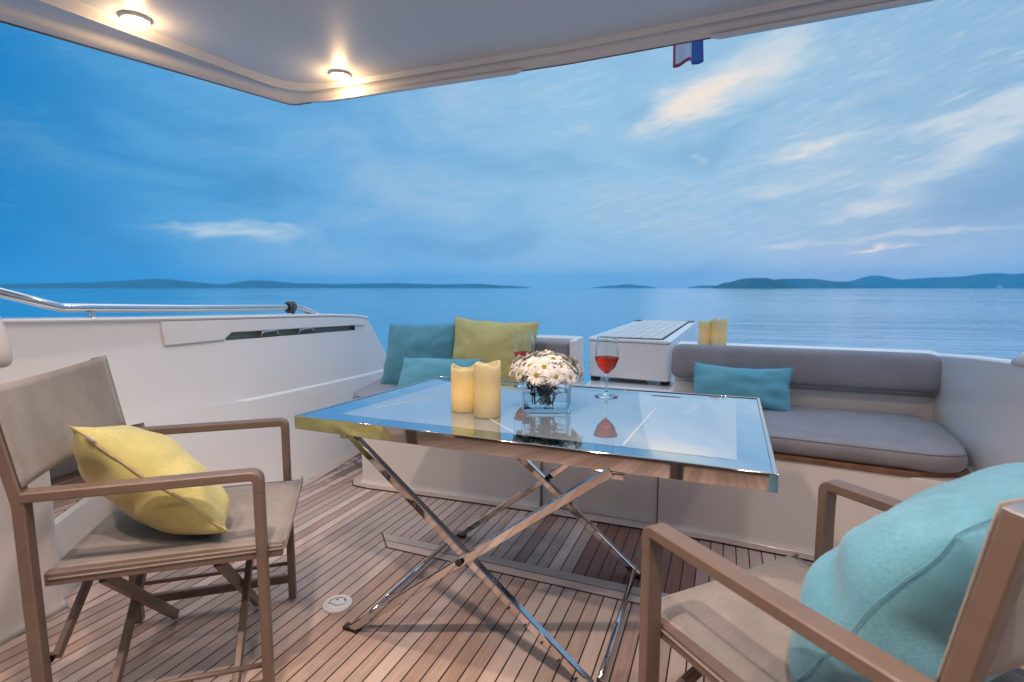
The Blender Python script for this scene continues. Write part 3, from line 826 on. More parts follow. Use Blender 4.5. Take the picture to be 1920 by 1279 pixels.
# starboard bulwark
def starboard():
    t = thing('starboard_bulwark', 'plain white starboard bulwark to the right of the grey settee', 'bulwark', (1.0, 2, 0)); T = Matrix.Translation((-1, -2, 0))
    bm = BM(); rings = []
    for y, x, z in ((-1.4, .98, 1.06), (.3, .95, 1.0), (1.4, .935, .95), (2.2, .945, .905), (2.7, .965, .868), (3.19, 1.0, .822), (3.45, 1.03, .80), (3.62, 1.06, .78)):
        rings.append([(x, y, 0), (x, y, z - .01), (x + .012, y, z), (x + .032, y, z + .001), (x + .05, y, z - .02), (x + .22, y, z - .25), (x + .32, y, SEA - .3), (x + .1, y, SEA - .3)])
    loft(bm, rings)
    for v in bm.verts: v.co = T @ v.co
    obj('inner_wall', bm, M['gel'], t, bevel=.006)
    bm = BM(); rings = []
    for k in range(7):
        y = 2.10 + .24 * k / 6; s = math.sin(math.pi * min(.999, (k + .35) / 6.7)) ** .5
        rings.append([(.968 + .024 * math.cos(a), y, .885 + .062 * s * max(0, math.sin(a)) + (-.004 if math.sin(a) <= 0 else 0)) for a in [2 * math.pi * i / 14 for i in range(14)]])
    loft(bm, rings)
    for v in bm.verts: v.co = T @ v.co
    obj('fairlead', bm, M['plate'], t, smooth=True)
starboard()

# ------------------------------------------------------------------ scatter cushions
lean = lambda a: (0, math.sin(R(a)), math.cos(R(a)))
pillow('scatter_cushion', 'large turquoise square cushion leaning at the port end of the settee', .52, .47, .18, place((-1.85, 2.925, .695), (1, .12, .03), (-.13, .42, 1)), M['tealdk'], 3, crease=.5)
pillow('scatter_cushion', 'large pale yellow square cushion leaning beside the turquoise one', .60, .47, .18, place((-1.35, 2.98, .725), (1, .02, -.035), (.03, .26, 1)), M['yellow'], 5, crease=.55, ear=.08)
pillow('scatter_cushion', 'small oblong turquoise cushion in front of the two large square ones', .56, .30, .13, place((-1.62, 2.76, .585), (1, .06, .02), (0, .62, 1)), M['teal'], 8, crease=.4)
pillow('scatter_cushion', 'oblong turquoise cushion propped against the grey roll backrest', .50, .25, .12, place((.10, 2.985, .625), (1, .0, -.012), (0, .38, 1)), M['teal'], 11, crease=.5, sag=.06)

# ------------------------------------------------------------------ folding directors' chairs
def make_chair():
    t = thing('folding_armchair', 'x', 'chair', group="folding director's chairs at the table")
    hx, hy, AZ, SZ = .245, .275, .68, .445
    fm, sl = M['frame'], M['sling']
    pf = rect(.040, .024, .003)
    for s in (1, -1):
        y = s * hy
        bm = BM(); sweep(bm, [(hx, y, .004), (hx, y, AZ - .055)], [(b, a) for a, b in pf], up=(0, 1, 0)); obj('front_leg', bm, fm, t)
        bm = BM(); sweep(bm, fillet([(hx, y, AZ - .055), (hx, y, AZ - .012), (hx - .2, y, AZ - .012), (-hx - .004, y, AZ - .012)], .034, 6), [(b, a) for a, b in rect(.042, .024, .003)], up=(0, 1, 0)); obj('armrest', bm, fm, t)
        bm = BM(); pts = fillet([(-hx - .004, y, .004), (-hx - .012, y, AZ - .03), (-hx - .060, y, .919)], .10, 6)
        sweep(bm, pts, [(b, a) for a, b in rect(.036, .026, .003)], up=(0, 1, 0)); ob = obj('rear_leg', bm, fm, t)
        bm = BM(); d = (Vector(pts[-1]) - Vector(pts[-2])).normalized(); M4 = place(pts[-1] + d * .003, (0, 1, 0), d); box(bm, -.018, .018, -.013, .013, -.003, .003, M4); obj('end_cap', bm, M['alu'], ob, bevel=.001)
        bm = BM(); sweep(bm, [(-hx + .01, y, .075), (hx - .013, y, .075)], rect(.022, .030, .003)); obj('side_stretcher', bm, fm, t)
        bm = BM(); sweep(bm, [(-hx + .01, y * .985, .135), (hx - .013, y * .985, .135)], circ(.007, 8)); obj('side_rod', bm, fm, t, smooth=True)
        yi = s * (hy - .036)
        bm = BM(); sweep(bm, [(-hx + .005, yi, SZ), (hx + .045, yi, SZ - .004)], rect(.026, .034, .003)); sr = obj('seat_rail', bm, fm, t)
        bm = BM(); lathe(bm, [(.012, -.002), (.012, .010), (.006, .014), (0, .014)], 10); bmesh.ops.transform(bm, matrix=Matrix.Translation((hx, s * (hy - .02), .285)) @ Matrix.Rotation(s * math.pi / 2, 4, 'X'), verts=bm.verts); obj('pivot', bm, M['brass'], t, smooth=True)
        bm = BM(); lathe(bm, [(.012, -.002), (.012, .010), (.006, .014), (0, .014)], 10); bmesh.ops.transform(bm, matrix=Matrix.Translation((-hx, s * (hy - .02), .245)) @ Matrix.Rotation(s * math.pi / 2, 4, 'X'), verts=bm.verts); obj('pivot', bm, M['brass'], t, smooth=True)
        # folding links: leg pivot up to the middle of the seat
        for x, z in ((hx - .014, .285), (-hx + .014, .245)):
            bm = BM(); sweep(bm, [(x, s * (hy - .026), z), (x * .93, s * .035, SZ - .045)], rect(.014, .026, .002)); obj('folding_link', bm, fm, t)
        # scissor legs
        x = .185 * s
    for (xx, s) in ((.150, 1), (.128, -1), (-.150, 1), (-.128, -1)):
        bm = BM(); sweep(bm, [(xx, s * (hy - .045), SZ - .02), (xx, -s * (hy - .03), .02)], rect(.018, .030, .002)); obj('scissor_bar', bm, fm, t)
    bm = BM(); sweep(bm, [(-.21, 0.0, SZ - .055), (.21, 0.0, SZ - .055)], rect(.040, .016, .002)); obj('centre_rail', bm, M['alu'], t)
    for s in (1, -1):
        bm = BM(); sweep(bm, [(.155 if s > 0 else -.155, -.17, SZ - .052), (.155 if s > 0 else -.155, .17, SZ - .052)], rect(.040, .012, .002)); obj('slide_plate', bm, M['alu'], t)
    # sling seat
    bm = BM(); nx, ny = 14, 14; g = {}
    for side, dz in ((1, .0016), (-1, -.0016)):
        for i in range(nx + 1):
            for j in range(ny + 1):
                u = i / nx; v = 2 * j / ny - 1
                x = lerp(-hx + .012, hx + .052, u); yy = v * (hy - .020)
                z = SZ + .0215 - .016 * (1 - v * v) * math.sin(math.pi * min(1, u * .9 + .05)) + (-.020 if abs(v) > .99 else 0) + dz
                g[side, i, j] = bm.verts.new((x, yy, z))
        for i in range(nx):
            for j in range(ny): bm.faces.new([g[side, i, j], g[side, i + 1, j], g[side, i + 1, j + 1], g[side, i, j + 1]])
    for i in range(nx):
        for j in (0, ny): bm.faces.new([g[1, i, j], g[1, i + 1, j], g[-1, i + 1, j], g[-1, i, j]])
    for j in range(ny):
        for i in (0, nx): bm.faces.new([g[1, i, j], g[1, i, j + 1], g[-1, i, j + 1], g[-1, i, j]])
    seat = obj('seat', bm, sl, t, smooth=True)
    bm = BM(); sweep(bm, [(hx + .052, -hy + .024, SZ + .012), (hx + .052, 0, SZ + .008), (hx + .052, hy - .024, SZ + .012)], rect(.006, .022)); obj('hem', bm, sl, seat)
    # sling back wraps both posts
    bm = BM(); nz = 12; rings = []
    def bp(z):  # post centre x at height z
        f = (z - (AZ - .03)) / (.925 - (AZ - .03)); return lerp(-hx - .012, -hx - .060, max(0, f))
    for k in range(nz + 1):
        z = lerp(AZ + .004, .922, k / nz); cx = bp(z); ring = []
        yo = hy + .012; n_ = 16; vs_ = [2 * q / n_ - 1 for q in range(n_ + 1)]
        sag = lambda v: .0155 - .026 * max(0, 1 - (v / .9) ** 2) ** .8
        prof = [(sag(v) + .0012, v * yo) for v in vs_] + [(sag(v) - .0012, v * yo) for v in reversed(vs_)]
        prof = prof[:n_ + 1] + [(.004, yo + .0012)] + prof[n_ + 1:] + [(.004, -yo - .0012)] if False else prof
        rings.append([(cx + a, b, z + a * .42) for a, b in prof])
    loft(bm, rings); obj('backrest', bm, sl, t, smooth=True)
    for s in (1, -1):
        for z in (.72, .88):
            bm = BM(); lathe(bm, [(.005, 0), (.004, .003), (0, .0035)], 10); bmesh.ops.transform(bm, matrix=Matrix.Translation((bp(z) + .003, s * (hy - .034), z)) @ Matrix.Rotation(-math.pi / 2, 4, 'Y'), verts=bm.verts); obj('rivet', bm, M['alu'], t, smooth=True)
    return t
ch = make_chair()
A1 = math.atan2(.629, .777)
ch.location = (-1.467, 1.023, 0); ch.rotation_euler = (0, 0, A1); ch['label'] = 'taupe folding armchair at left holding a yellow cushion'
c2 = copy_tree(ch); A2 = math.atan2(.675, -.74)
c2.location = (.252, 1.075, 0); c2.rotation_euler = (0, 0, A2); c2['label'] = 'taupe folding armchair at right holding a big turquoise cushion'

# cushions in the chairs
pillow('scatter_cushion', 'yellow zipped cushion lying tilted on the left folding armchair', .46, .45, .21, place((-1.500, .960, .592), (.239, .185, -.285), (-.39, .157, -.03)), M['yellow'], 21, zipper=True, crease=.6, ear=.07)
pillow('scatter_cushion', 'plump turquoise cushion filling the right folding armchair', .52, .48, .25, place((.365, 1.045, .650), (.675, .74, .0), (.36, -.33, .85)), M['aqua'], 31, crease=1.0, ear=.05, rc=.12)

# ------------------------------------------------------------------ folding table
def glass_top():
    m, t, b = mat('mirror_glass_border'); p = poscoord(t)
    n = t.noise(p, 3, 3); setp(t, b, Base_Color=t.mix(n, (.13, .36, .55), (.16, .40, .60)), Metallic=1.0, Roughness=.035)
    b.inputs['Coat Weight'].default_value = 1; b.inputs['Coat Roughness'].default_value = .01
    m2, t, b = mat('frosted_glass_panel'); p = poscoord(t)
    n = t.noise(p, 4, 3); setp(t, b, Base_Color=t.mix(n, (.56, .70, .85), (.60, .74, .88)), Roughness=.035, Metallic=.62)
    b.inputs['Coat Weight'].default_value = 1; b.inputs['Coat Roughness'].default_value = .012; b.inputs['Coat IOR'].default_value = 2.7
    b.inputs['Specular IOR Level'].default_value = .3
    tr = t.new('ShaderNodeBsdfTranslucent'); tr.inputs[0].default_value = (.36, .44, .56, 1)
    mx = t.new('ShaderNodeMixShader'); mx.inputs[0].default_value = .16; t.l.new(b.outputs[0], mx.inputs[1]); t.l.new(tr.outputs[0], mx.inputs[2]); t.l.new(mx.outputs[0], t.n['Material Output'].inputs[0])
    return m, m2
M['gborder'], M['gpanel'] = glass_top()
M['railpaint'] = simple('pale_rail_paint', (.56, .62, .68), .15, coat=1, coatr=.02)
TC = [(-1.332, 1.318), (.134, 1.310), (.146, 2.222), (-1.272, 2.188)]
TZT = .72
def table():
    t = thing('folding_table', 'large folding table with glass top in a chrome frame on crossed legs', 'table', (-.59, 1.76, 0)); T = Matrix.Translation((.59, -1.76, 0))
    def O(name, bm, m, **k):
        for v in bm.verts: v.co = T @ v.co
        return obj(name, bm, m, t, **k)
    # chrome edge frame: four mitred sides
    inn = offset_poly(TC, .012)
    for i in range(4):
        j = (i + 1) % 4; bm = BM()
        prism(bm, [TC[i], TC[j], inn[j], inn[i]], TZT - .047, TZT)
        O('edge_frame', bm, M['chrome'], bevel=.0025)
    oc = offset_poly(TC, .0125); ic = [(-1.205, 1.402), (.046, 1.392), (.058, 2.125), (-1.152, 2.098)]
    bm = BM()
    for i in range(4):
        j = (i + 1) % 4; prism(bm, [oc[i], oc[j], ic[j], ic[i]], TZT - .012, TZT - .0035)
    bmesh.ops.remove_doubles(bm, verts=bm.verts, dist=.0001)
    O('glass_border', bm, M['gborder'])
    pan = [(-1.205, 1.402), (.046, 1.392), (.058, 2.125), (-1.152, 2.098)]
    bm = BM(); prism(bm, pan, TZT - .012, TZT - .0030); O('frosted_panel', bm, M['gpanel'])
    for (a, b, w) in (((-1.150, 1.50), (-1.035, 1.86), .006), ((-.242, 1.41), (-.212, 1.90), .0065), ((-.700, 1.530), (-.572, 1.415), .0065)):  # pale strips painted on for the rails seen through the glass
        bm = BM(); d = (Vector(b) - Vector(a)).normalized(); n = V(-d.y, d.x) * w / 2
        prism(bm, [(a[0] - n.x, a[1] - n.y), (b[0] - n.x, b[1] - n.y), (b[0] + n.x, b[1] + n.y), (a[0] + n.x, a[1] + n.y)][::1], TZT - .0029, TZT - .0022); O('painted_rail_line', bm, M['railpaint'])
    for cx, cy in ((-.200, 2.122), (-.918, 2.108)):
        bm = BM(); prism(bm, [(cx + .058 * math.cos(a) * (1 if abs(math.cos(a)) < 2 else 1), cy + .009 * math.sin(a)) for a in [2 * math.pi * k / 24 for k in range(24)]], TZT - .0034, TZT - .0022); O('handle_slot', bm, M['joiner'])
    # crossed legs, square tube
    pr = rect(.026, .027, .003)
    def leg(a, b, y): 
        bm = BM(); sweep(bm, [(a[0], y, a[1]), (b[0], y, b[1])], [(q, p) for p, q in pr], up=(0, 1, 0)); o = O('leg', bm, M['chrome']); return o
    def shoe(x, y, s, lg):
        bm = BM(); box(bm, x - .030, x + .030, y - .014, y + .014, .001, .014); 
        for v in bm.verts: v.co = T @ v.co
        obj('rubber_foot', bm, M['rubber'], lg, bevel=.003)
    l = leg((-1.135, .672), (-.300, .012), 1.356); shoe(-.295, 1.356, 1, l)
    l = leg((-1.115, .012), (-.255, .672), 1.321); shoe(-1.12, 1.321, 1, l)
    l = leg((-1.07, .672), (-.275, .012), 2.012); shoe(-.27, 2.012, 1, l)
    l = leg((-1.088, .012), (-.250, .672), 2.047); shoe(-1.093, 2.047, 1, l)
    for y0, y1, x in ((1.338, 2.030, -1.09), (1.373, 1.995, -.287)):
        bm = BM(); sweep(bm, [(x, y0, .030), (x, y1, .030)], circ(.010, 12)); O('floor_stretcher', bm, M['chrome'], smooth=True)
    for y0, y1, x in ((1.32, 2.05, -1.13), (1.32, 2.05, -.25)):
        bm = BM(); sweep(bm, [(x, y0, .668), (x, y1, .668)], rect(.022, .014)); O('top_rail', bm, M['chrome'])
    for y, zc in ((1.304, .335), (2.062, .338)):
        bm = BM(); lathe(bm, [(.011, 0), (.011, .006), (0, .006)], 14); bmesh.ops.transform(bm, matrix=Matrix.Translation((-.70, y, zc)) @ Matrix.Rotation(math.pi / 2, 4, 'X'), verts=bm.verts); O('pivot_bolt', bm, M['rubber'])
    # stop notches on the long front leg
    for k in range(5):
        f = .70 + .062 * k; bm = BM(); x = lerp(-1.135, -.300, f); z = lerp(.672, .012, f)
        M4 = place((x, 1.3483, z), (.784, 0, -.62), (.62, 0, .784)); box(bm, -.003, .003, -.0072, -.0048, -.0137, -.004, M4); O('notch', bm, M['rubber'])
    bm = BM(); sweep(bm, [(-.30, 1.322, .662), (-.22, 1.322, .662)], rect(.02, .02)); O('latch', bm, M['chrome'], bevel=.003)
table()

# ------------------------------------------------------------------ LED wax candles
def wax(name, c, glow):
    m, t, b = mat(name); p = objcoord(t)
    n = t.noise(p, 25, 4, .6)
    t.n.remove(b); out = t.n['Material Output']
    col = t.mix(n, tuple(x * .93 for x in c), c)
    df = t.new('ShaderNodeBsdfDiffuse'); t.put(df.inputs[0], col); tr = t.new('ShaderNodeBsdfTranslucent'); t.put(tr.inputs[0], t.mix(n, (.95, .84, .50), (1, .90, .56)))
    gl = t.new('ShaderNodeBsdfGlossy'); gl.inputs['Roughness'].default_value = .35
    mx = t.new('ShaderNodeMixShader'); mx.inputs[0].default_value = .5; t.l.new(df.outputs[0], mx.inputs[1]); t.l.new(tr.outputs[0], mx.inputs[2])
    m2 = t.new('ShaderNodeMixShader'); m2.inputs[0].default_value = .04; t.l.new(mx.outputs[0], m2.inputs[1]); t.l.new(gl.outputs[0], m2.inputs[2])
    t.l.new(m2.outputs[0], out.inputs[0]); return m
M['wax'] = wax('ivory_wax', (.84, .79, .56), 1)
M['waxy'] = wax('yellow_wax', (.86, .78, .50), 1)
def emis(name, col, s):
    m = bpy.data.materials.new(name); m.use_nodes = True; t = NT(m.node_tree); t.n.clear()
    e = t.new('ShaderNodeEmission'); e.inputs[0].default_value = (*col, 1); e.inputs[1].default_value = s; o = t.new('ShaderNodeOutputMaterial'); t.l.new(e.outputs[0], o.inputs[0]); return m
def candle(label, x, y, z, r, h, seed, power, matl, flame_z=.45):
    t = thing('led_candle', label, 'candle', (x, y, z), group='LED pillar candles')
    rnd = random.Random(seed); ph = [rnd.uniform(0, 6.28) for _ in range(4)]
    wob = lambda a, zz: (.0055 * math.sin(2 * a + ph[0]) + .0045 * math.sin(3 * a + ph[1]) + .002 * math.sin(5 * a + ph[2])) * max(0, (zz - h * .7) / (h * .3))
    ri = r - .0075
    bm = BM(); lathe(bm, [(0, .0005), (r * .96, .0005), (r, .004), (r, h * .3), (r, h * .55), (r, h * .75), (r, h * .9), (r, h - .004), (r - .003, h), (ri + .001, h - .001), (ri, h - .006), (ri, h - .022), (ri * .6, h - .026), (ri * .2, h - .027), (0, h - .027)], 40, wob=wob)
    obj('wax_body', bm, matl, t, smooth=True)
    # inner hollow
    bm = BM(); lathe(bm, [(0, .006), (ri, .006), (ri, h * .5), (ri, h - .036), (0, h - .034)], 32); bmesh.ops.reverse_faces(bm, faces=bm.faces)
    me = bpy.data.meshes.new('inner_wax'); bm.to_mesh(me); bm.free(); link('inner_wax', me, matl, t, smooth=True)
    bm = BM(); lathe(bm, [(0, h * flame_z - .012), (.005, h * flame_z - .008), (.006, h * flame_z), (.003, h * flame_z + .010), (0, h * flame_z + .016)], 12)
    obj('led_flame', bm, emis('led_flame_' + str(seed), (1, .62, .20), power), t, smooth=True)
candle('shorter ivory candle glowing amber on the table', -.836, 1.607, TZT - .002, .045, .155, 1, 44, M['wax'])
candle('taller ivory candle with wavy rim on the table', -.726, 1.565, TZT - .002, .0455, .180, 2, 12, M['wax'])
candle('shorter yellow candle standing behind the starboard backrest', -.100, 3.43, .796, .040, .146, 3, 9, M['waxy'])
candle('taller yellow candle standing behind the starboard backrest', -.018, 3.40, .796, .044, .162, 4, 9, M['waxy'])

# ------------------------------------------------------------------ glass
def glassmat(name, col=(1, 1, 1), ior=1.45, rough=0.0):
    m = bpy.data.materials.new(name); m.use_nodes = True; t = NT(m.node_tree); t.n.clear()
    g = t.new('ShaderNodeBsdfGlass'); g.inputs['Color'].default_value = (*col, 1); g.inputs['IOR'].default_value = ior
    n = t.noise(poscoord(t), 40, 2); t.put(g.inputs['Roughness'], t.sm(n, .3, .7, rough, rough + .01))
    o = t.new('ShaderNodeOutputMaterial'); t.l.new(g.outputs[0], o.inputs[0]); return m
M['glass'] = glassmat('clear_glass', (.98, .995, 1))
M['wine'] = glassmat('rose_wine', (.97, .19, .10), 1.33)
M['water'] = glassmat('vase_water', (.97, .99, .99), 1.33)

def wine_glass(label, x, y, fill=.40):
    t = thing('wine_glass', label, 'wine glass', (x, y, TZT - .002), group='glasses of rose wine')
    Hh = .238; out = [(0, .0), (.044, .0), (.046, .0015), (.040, .004), (.015, .008), (.006, .014), (.0038, .03), (.0036, .078), (.0055, .090), (.018, .101), (.034, .118), (.043, .142), (.0455, .163), (.044, .190), (.0405, .218), (.0377, .2355), (.0374, .2372), (.0372, Hh)]
    inn = [(.0366, Hh), (.0368, .2372), (.0371, .2355), (.0399, .218), (.0434, .190), (.0449, .163), (.0424, .142), (.0334, .1192), (.0174, .1030), (0, .0975)]
    bm = BM(); lathe(bm, out + inn, 40); obj('glass_body', bm, M['glass'], t, smooth=True)
    e = .00025
    lv = .118 + .042 * fill / .6
    w = [(0, .0975 - e), (.0174, .1030 - e), (.0334 + e, .1192), (lerp(.0334, .0424, (lv - .1192) / .0228) + e, lv), (0, lv)]
    bm = BM(); lathe(bm, w, 40); obj('wine', bm, M['wine'], t, smooth=False)
wine_glass('glass of rose wine alone by the far edge of the table', -.420, 2.032, .55)
wine_glass('glass of rose wine half hidden behind the daisies', -.805, 2.120, .42)

def vase():
    t = thing('glass_vase', 'square clear glass vase holding white daisies on the table', 'vase', (-.583, 1.752, TZT - .002), R(22))
    a, hh, w = .084, .128, .006
    bm = BM(); 
    def sq(s, z): return [(-s, -s, z), (s, -s, z), (s, s, z), (-s, s, z)]
    loft(bm, [sq(a, .0), sq(a, hh), sq(a - w, hh), sq(a - w, .013)], caps=False)
    v = list(bm.verts); bm.faces.new(v[0:4][::-1]); bm.faces.new(v[12:16])
    obj('glass_wall', bm, M['glass'], t, bevel=.0012)
    bm = BM(); s = a - w + .0003; loft(bm, [sq(s, .0128), sq(s, .070)]); obj('water', bm, M['water'], t)
vase()
M['petal'] = simple('daisy_petal', (.88, .86, .82), .6, var=.06, vscale=60)
M['disc'] = simple('daisy_centre', (.36, .33, .03), .8, var=.4, vscale=300, bump=1, bscale=900)
M['stem'] = simple('green_stem', (.12, .19, .06), .6, var=.3, vscale=60)
M['leafm'] = simple('daisy_leaf', (.07, .13, .045), .6, var=.4, vscale=40)
def daisies():
    c0 = V(-.583, 1.752, TZT); rnd = random.Random(12)
    dirs = []
    ph0 = R(22) - math.pi / 2                       # bearing of the face turned to the table's near edge
    spots = [(0, 0)] + [(38, k * 60 + 15) for k in range(6)] + [(64, k * 36) for k in range(10)] + [(88, k * 32.7 + 12) for k in range(11)]
    for i, (th, ph) in enumerate(spots):
        th = R(th + rnd.uniform(-6, 6)); ph = R(ph + rnd.uniform(-8, 8))
        n = V(math.sin(th) * math.cos(ph), math.sin(th) * math.sin(ph), math.cos(th))
        rr = rnd.uniform(.86, 1.10)
        hp = c0 + V(n.x * .116 * rr, n.y * .116 * rr, .126 + n.z * .064 * rr + .002)
        t = thing('daisy', 'white daisy with yellow-green centre bunched in the glass vase', 'flower', hp, group='daisies in the glass vase')
        tilt = (n + V(rnd.uniform(-.2, .2), rnd.uniform(-.2, .2), rnd.uniform(0, .3))).normalized()
        q = tilt.to_track_quat('Z', 'Y').to_matrix().to_4x4()
        sz = rnd.uniform(.84, 1.16)
        bm = BM()
        for ring, (np_, L, lift, w) in enumerate(((19, .036, .10, .0052), (15, .030, .34, .0050))):
            for k in range(np_):
                a = 2 * math.pi * (k + ring * .5) / np_ + rnd.uniform(-.07, .07); LL = L * sz * rnd.uniform(.88, 1.06); lf = lift + rnd.uniform(-.14, .14)
                d = V(math.cos(a), math.sin(a), 0); s = V(-math.sin(a), math.cos(a), 0); rows = []
                for u, ww in ((.12, .35), (.4, .85), (.72, 1.0), (.92, .72), (1.0, .25)):
                    cpt = d * (LL * u) + V(0, 0, .004 * ring + LL * (lf * u - .30 * u * u))
                    rows.append([bm.verts.new(q @ (cpt - s * w * ww * sz + V(0, 0, .0012 * ww))), bm.verts.new(q @ (cpt)), bm.verts.new(q @ (cpt + s * w * ww * sz + V(0, 0, .0012 * ww)))])
                for r0, r1 in zip(rows, rows[1:]):
                    bm.faces.new([r0[0], r0[1], r1[1], r1[0]]); bm.faces.new([r0[1], r0[2], r1[2], r1[1]])
        obj('petals', bm, M['petal'], t, smooth=True)
        bm = BM(); lathe(bm, [(.0085 * sz, .002), (.0085 * sz, .006), (.006 * sz, .0092), (.003 * sz, .0085), (0, .0075)], 14); bmesh.ops.transform(bm, matrix=q, verts=bm.verts); obj('flower_centre', bm, M['disc'], t, smooth=True)
        # stem down into the vase
        foot = c0 + V(n.x * .005 + rnd.uniform(-.042, .042), n.y * .005 + rnd.uniform(-.042, .042), .016) - hp
        neck = c0 + V(n.x * .056, n.y * .056, .112) - hp
        bm = BM(); sweep(bm, fillet([V(0, 0, 0) - tilt * .002, -tilt * .02, neck, foot], .05, 5), circ(.0019, 6), up=(.1, .2, 1)); obj('stem', bm, M['stem'], t, smooth=True)
        bm = BM()
        for k in range(4):
            f = rnd.uniform(.02, .75); b = neck.lerp(foot, f); a = rnd.uniform(0, 6.28); d = V(math.cos(a), math.sin(a), rnd.uniform(.1, .9)).normalized(); s = d.cross(V(0, 0, 1)).normalized()
            L = rnd.uniform(.024, .046)
            hor = (b + hp - c0); 
            prev = None
            for u, ww in ((0, .1), (.25, .5), (.4, .25), (.6, .75), (.75, .4), (1, .05)):
                cpt = b + d * L * u + V(0, 0, -.006 * u * u); cur = []
                for sg in (-1, 1):
                    qv = cpt + s * sg * ww * L * .42; w_ = qv + hp - c0
                    lim = .062
                    w_.x = max(-lim, min(lim, w_.x)); w_.y = max(-lim, min(lim, w_.y)); w_.z = max(.018, w_.z)
                    cur.append(bm.verts.new(w_ + c0 - hp))
                if prev: bm.faces.new([prev[0], prev[1], cur[1], cur[0]])
                prev = cur
        obj('leaves', bm, M['leafm'], t)
daisies()

# ------------------------------------------------------------------ hardtop with downlights
LAMP = (1.0, .76, .61)
def hardtop():
    t = thing('hardtop', 'white hardtop overhang with recessed edge above the aft deck', 'hardtop', (-.65, 0, 2.2)); T = Matrix.Translation((.65, 0, -2.2))
    def O(name, bm, m, **k):
        for v in bm.verts: v.co = T @ v.co
        return obj(name, bm, m, t, **k)
    CX = -.65
    def outl(d_side, d_aft, r, z):
        d_aft *= .62
        # inset outline, port forward -> aft corner -> starboard forward
        pf = V(-3.257 + d_side * 2.6, -1.5, z); pc = V(-2.150 + d_side * .22, 2.215 - d_aft, z)
        pm = V(CX, 2.268 - d_aft, z)
        mir = lambda p: V(2 * CX - p.x, p.y, z)
        pts = [pf, pc.lerp(pf, .5), pc, V(-1.5, 2.238 - d_aft, z), pm, mir(V(-1.5, 2.238 - d_aft, z)), mir(pc), mir(pc.lerp(pf, .5)), mir(pf)]
        P = [pts[0], pts[1]] + fillet([pts[1], pts[2], pts[3]], r, 8)[1:-1] + [pts[3], pts[4], pts[5]] + fillet([pts[5], pts[6], pts[7]], r, 8)[1:-1] + [pts[7], pts[8]]
        return P
    rings = [outl(0, 0, .06, 2.42), outl(0, 0, .06, 2.30), outl(.0, 0, .06, 2.112), outl(.006, .004, .06, 2.104)]
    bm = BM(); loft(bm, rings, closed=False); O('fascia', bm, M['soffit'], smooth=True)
    bm = BM(); loft(bm, [outl(.006, .004, .06, 2.104), outl(.018, .012, .06, 2.1015), outl(.022, .015, .06, 2.106)], closed=False); O('edge_gasket', bm, M['gasket'])
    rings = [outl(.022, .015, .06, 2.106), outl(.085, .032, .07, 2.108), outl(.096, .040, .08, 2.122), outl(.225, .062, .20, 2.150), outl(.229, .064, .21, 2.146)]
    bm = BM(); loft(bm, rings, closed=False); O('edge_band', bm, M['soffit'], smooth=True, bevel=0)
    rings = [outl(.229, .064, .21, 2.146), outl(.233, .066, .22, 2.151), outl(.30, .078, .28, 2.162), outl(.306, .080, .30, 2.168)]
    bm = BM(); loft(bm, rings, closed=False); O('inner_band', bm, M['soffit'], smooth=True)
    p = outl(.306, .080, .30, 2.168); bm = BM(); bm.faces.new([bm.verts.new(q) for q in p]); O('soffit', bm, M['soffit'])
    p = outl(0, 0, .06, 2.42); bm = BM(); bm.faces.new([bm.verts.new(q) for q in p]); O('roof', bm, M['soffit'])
    # raised panel outline on the soffit and awning track
    bm = BM(); sweep(bm, fillet([(-1.2, .3, 2.166), (-1.15, 1.55, 2.166), (-.35, 1.72, 2.166), (-.25, .3, 2.166)], .25, 8), rect(.03, .004)); O('panel_seam', bm, M['soffit'], bevel=.0015)
    bm = BM(); box(bm, -.86, -.05, 2.272, 2.30, 2.135, 2.24); O('awning_track', bm, M['soffit'], bevel=.006)
    # slightly deeper lip either side of the awning recess
    def ya(x):
        x = CX - abs(x - CX); return lerp(2.238, 2.268, (x + 1.5) / .85) if x > -1.5 else lerp(2.215, 2.238, (x + 2.15) / .65)
    for xs in ((-2.02, -1.9, -1.5, -1.2, -.90, -.865), (-.085, -.05, .3, .60, .72)):
        rr = []
        for x in xs:
            y = ya(x) - .003; d = .0015 if x in (-.865, -.085, -2.02, .72) else .011
            rr.append([(x, y - .030, 2.106), (x, y - .024, 2.1035 - d), (x, y - .004, 2.1035 - d), (x, y, 2.106)])
        bm = BM(); loft(bm, rr); O('edge_lip', bm, M['soffit'], bevel=.002)
hardtop()

M['lens'] = emis('lamp_lens', (1.0, .74, .42), 26)
def downlight(x, y, z, label, watts=46):
    t = thing('downlight', label, 'downlight', (x, y, z), group='downlights in the hardtop')
    bm = BM(); lathe(bm, [(.050, .026), (.050, -.001), (.046, -.003), (.041, -.002), (.041, .004)], 32); obj('bezel', bm, M['plate'], t, smooth=True)
    bm = BM(); lathe(bm, [(.0405, -.001), (.034, -.006), (.018, -.009), (0, -.010)], 28); obj('lens', bm, M['lens'], t, smooth=True)
    ld = bpy.data.lights.new('lamp', 'SPOT'); ld.energy = watts; ld.color = LAMP; ld.shadow_soft_size = .04; ld.spot_size = R(138); ld.spot_blend = 1.0
    lo = bpy.data.objects.new('lamp', ld); COL.objects.link(lo); lo.parent = t; lo.location = (0, 0, -.014)
    gd = bpy.data.lights.new('lamp_glow', 'POINT'); gd.energy = 1.8; gd.color = (1, .62, .30); gd.shadow_soft_size = .03
    go = bpy.data.objects.new('lamp_glow', gd); COL.objects.link(go); go.parent = t; go.location = (0, 0, -.045)
downlight(-2.110, 1.395, 2.1575, 'lit downlight nearest the left edge of the hardtop', 13)
downlight(-1.745, 2.105, 2.1585, 'lit downlight near the aft corner of the hardtop', 22)
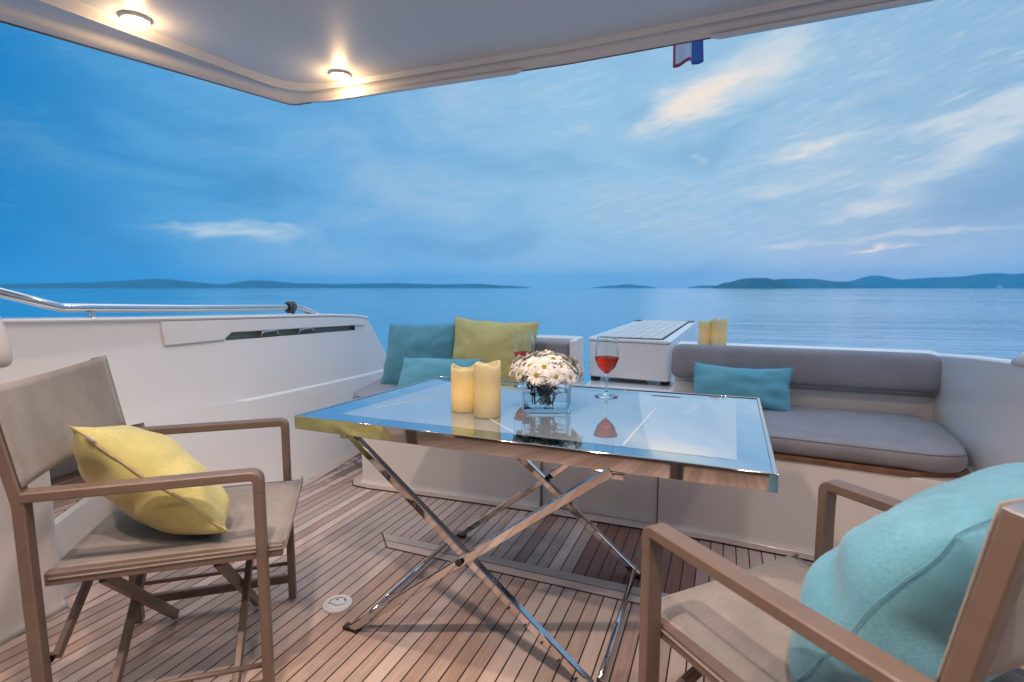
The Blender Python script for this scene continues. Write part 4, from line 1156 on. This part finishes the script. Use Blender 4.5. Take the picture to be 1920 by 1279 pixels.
for x, y, w in ((.81, 1.395, 30), (-1.30, .10, 62), (-.65, .35, 125), (.15, .10, 105), (-.60, 1.25, 46)):  # unseen downlights, added to brighten the deck, chairs and settee fronts
    downlight(x, y, 2.160, 'added fill downlight in the hardtop beyond the picture', w)

# saloon front behind the camera: white surround and dark glass doors
def saloon():
    t = thing('saloon_front', 'white cabin front with dark glass doors facing the aft deck', 'cabin', (-.65, -1.0, 0))
    bm = BM(); box(bm, -2.3, -1.35, -.08, .0, 0, 2.16); box(bm, 1.35, 2.3, -.08, 0, 0, 2.16); box(bm, -1.35, 1.35, -.08, 0, 1.98, 2.16); obj('surround', bm, M['gelmatte'], t)
    for s in (-1, 1):
        bm = BM(); box(bm, min(0.01 * s, 1.34 * s), max(.01 * s, 1.34 * s), -.06, -.03, .05, 1.97); d = obj('door', bm, M['glassdark'], t)
        bm = BM(); box(bm, s * .06 - .012, s * .06 + .012, -.03, .0, .9, 1.2); obj('handle', bm, M['rail'], d, bevel=.004)
    bm = BM(); box(bm, -1.35, 1.35, -.08, 0, 0, .048); obj('sill', bm, M['joiner'], t)
saloon()

# ------------------------------------------------------------------ ensign flown from a raked staff above the hardtop
def flagmat():
    m, t, b = mat('ensign_cloth'); uv = t.new('ShaderNodeTexCoord').outputs['UV']; x, y, z = t.sep(uv)
    red = (.42, .03, .05); white = (.62, .62, .68); blue = (.012, .10, .36)
    c = t.mix(t.sm(x, .07, .085), red, white); c = t.mix(t.sm(y, .055, .045), c, red)
    c = t.mix(t.sm(x, .60, .62), c, blue); n = t.noise(uv, 30, 3); c = t.mix(t.mul(n, .3), c, (.3, .3, .4))
    setp(t, b, Base_Color=c, Roughness=.85)
    return m
def flag():
    t = thing('ensign', 'small red white and blue flag hanging below the hardtop edge', 'flag', (-.245, 3.3, 2.42))
    bm = BM(); nx, nz = 24, 16; g = {}; uvl = bm.loops.layers.uv.new('UVMap')
    for i in range(nx + 1):
        for j in range(nz + 1):
            u = i / nx; v = j / nz
            x = lerp(-.082, .086, u) - .010 * v + (.0 if u < .62 else -.012 * v * (u - .62) / .38)
            zb = .005 + .022 * min(u, .60) / .6 if u <= .6 else lerp(.002, .006, (u - .6) / .4)
            zz = lerp(zb, .42, v)
            yy = .018 * math.sin(u * 9 + v * 2) + (-.03 * (u - .6) / .4 if u > .6 else 0)
            g[i, j] = bm.verts.new((x, yy, zz))
    for i in range(nx):
        for j in range(nz):
            f = bm.faces.new([g[i, j], g[i + 1, j], g[i + 1, j + 1], g[i, j + 1]])
            for lp, (a, b) in zip(f.loops, ((i, j), (i + 1, j), (i + 1, j + 1), (i, j + 1))): lp[uvl].uv = (a / nx, b / nz)
    o = obj('cloth', bm, flagmat(), t, smooth=True); so = o.modifiers.new('s', 'SOLIDIFY'); so.thickness = .0015
    bm = BM(); sweep(bm, [(-.06, -1.1, .02), (-.05, -.05, .43), (-.05, .10, .49)], circ(.011, 10)); obj('staff', bm, M['wood'], t, smooth=True)
flag()

# ------------------------------------------------------------------ render settings
S.view_settings.view_transform = 'Standard'; S.view_settings.look = 'None'; S.view_settings.gamma = 1; S.view_settings.exposure = .12
S.render.engine = 'CYCLES'
c = S.cycles
c.use_denoising = True
try: c.denoiser = 'OPENIMAGEDENOISE'
except Exception: pass
c.max_bounces = 10; c.diffuse_bounces = 4; c.glossy_bounces = 5; c.transmission_bounces = 10; c.transparent_max_bounces = 8; c.volume_bounces = 1
c.caustics_reflective = False; c.caustics_refractive = False; c.sample_clamp_indirect = 6; c.blur_glossy = .5
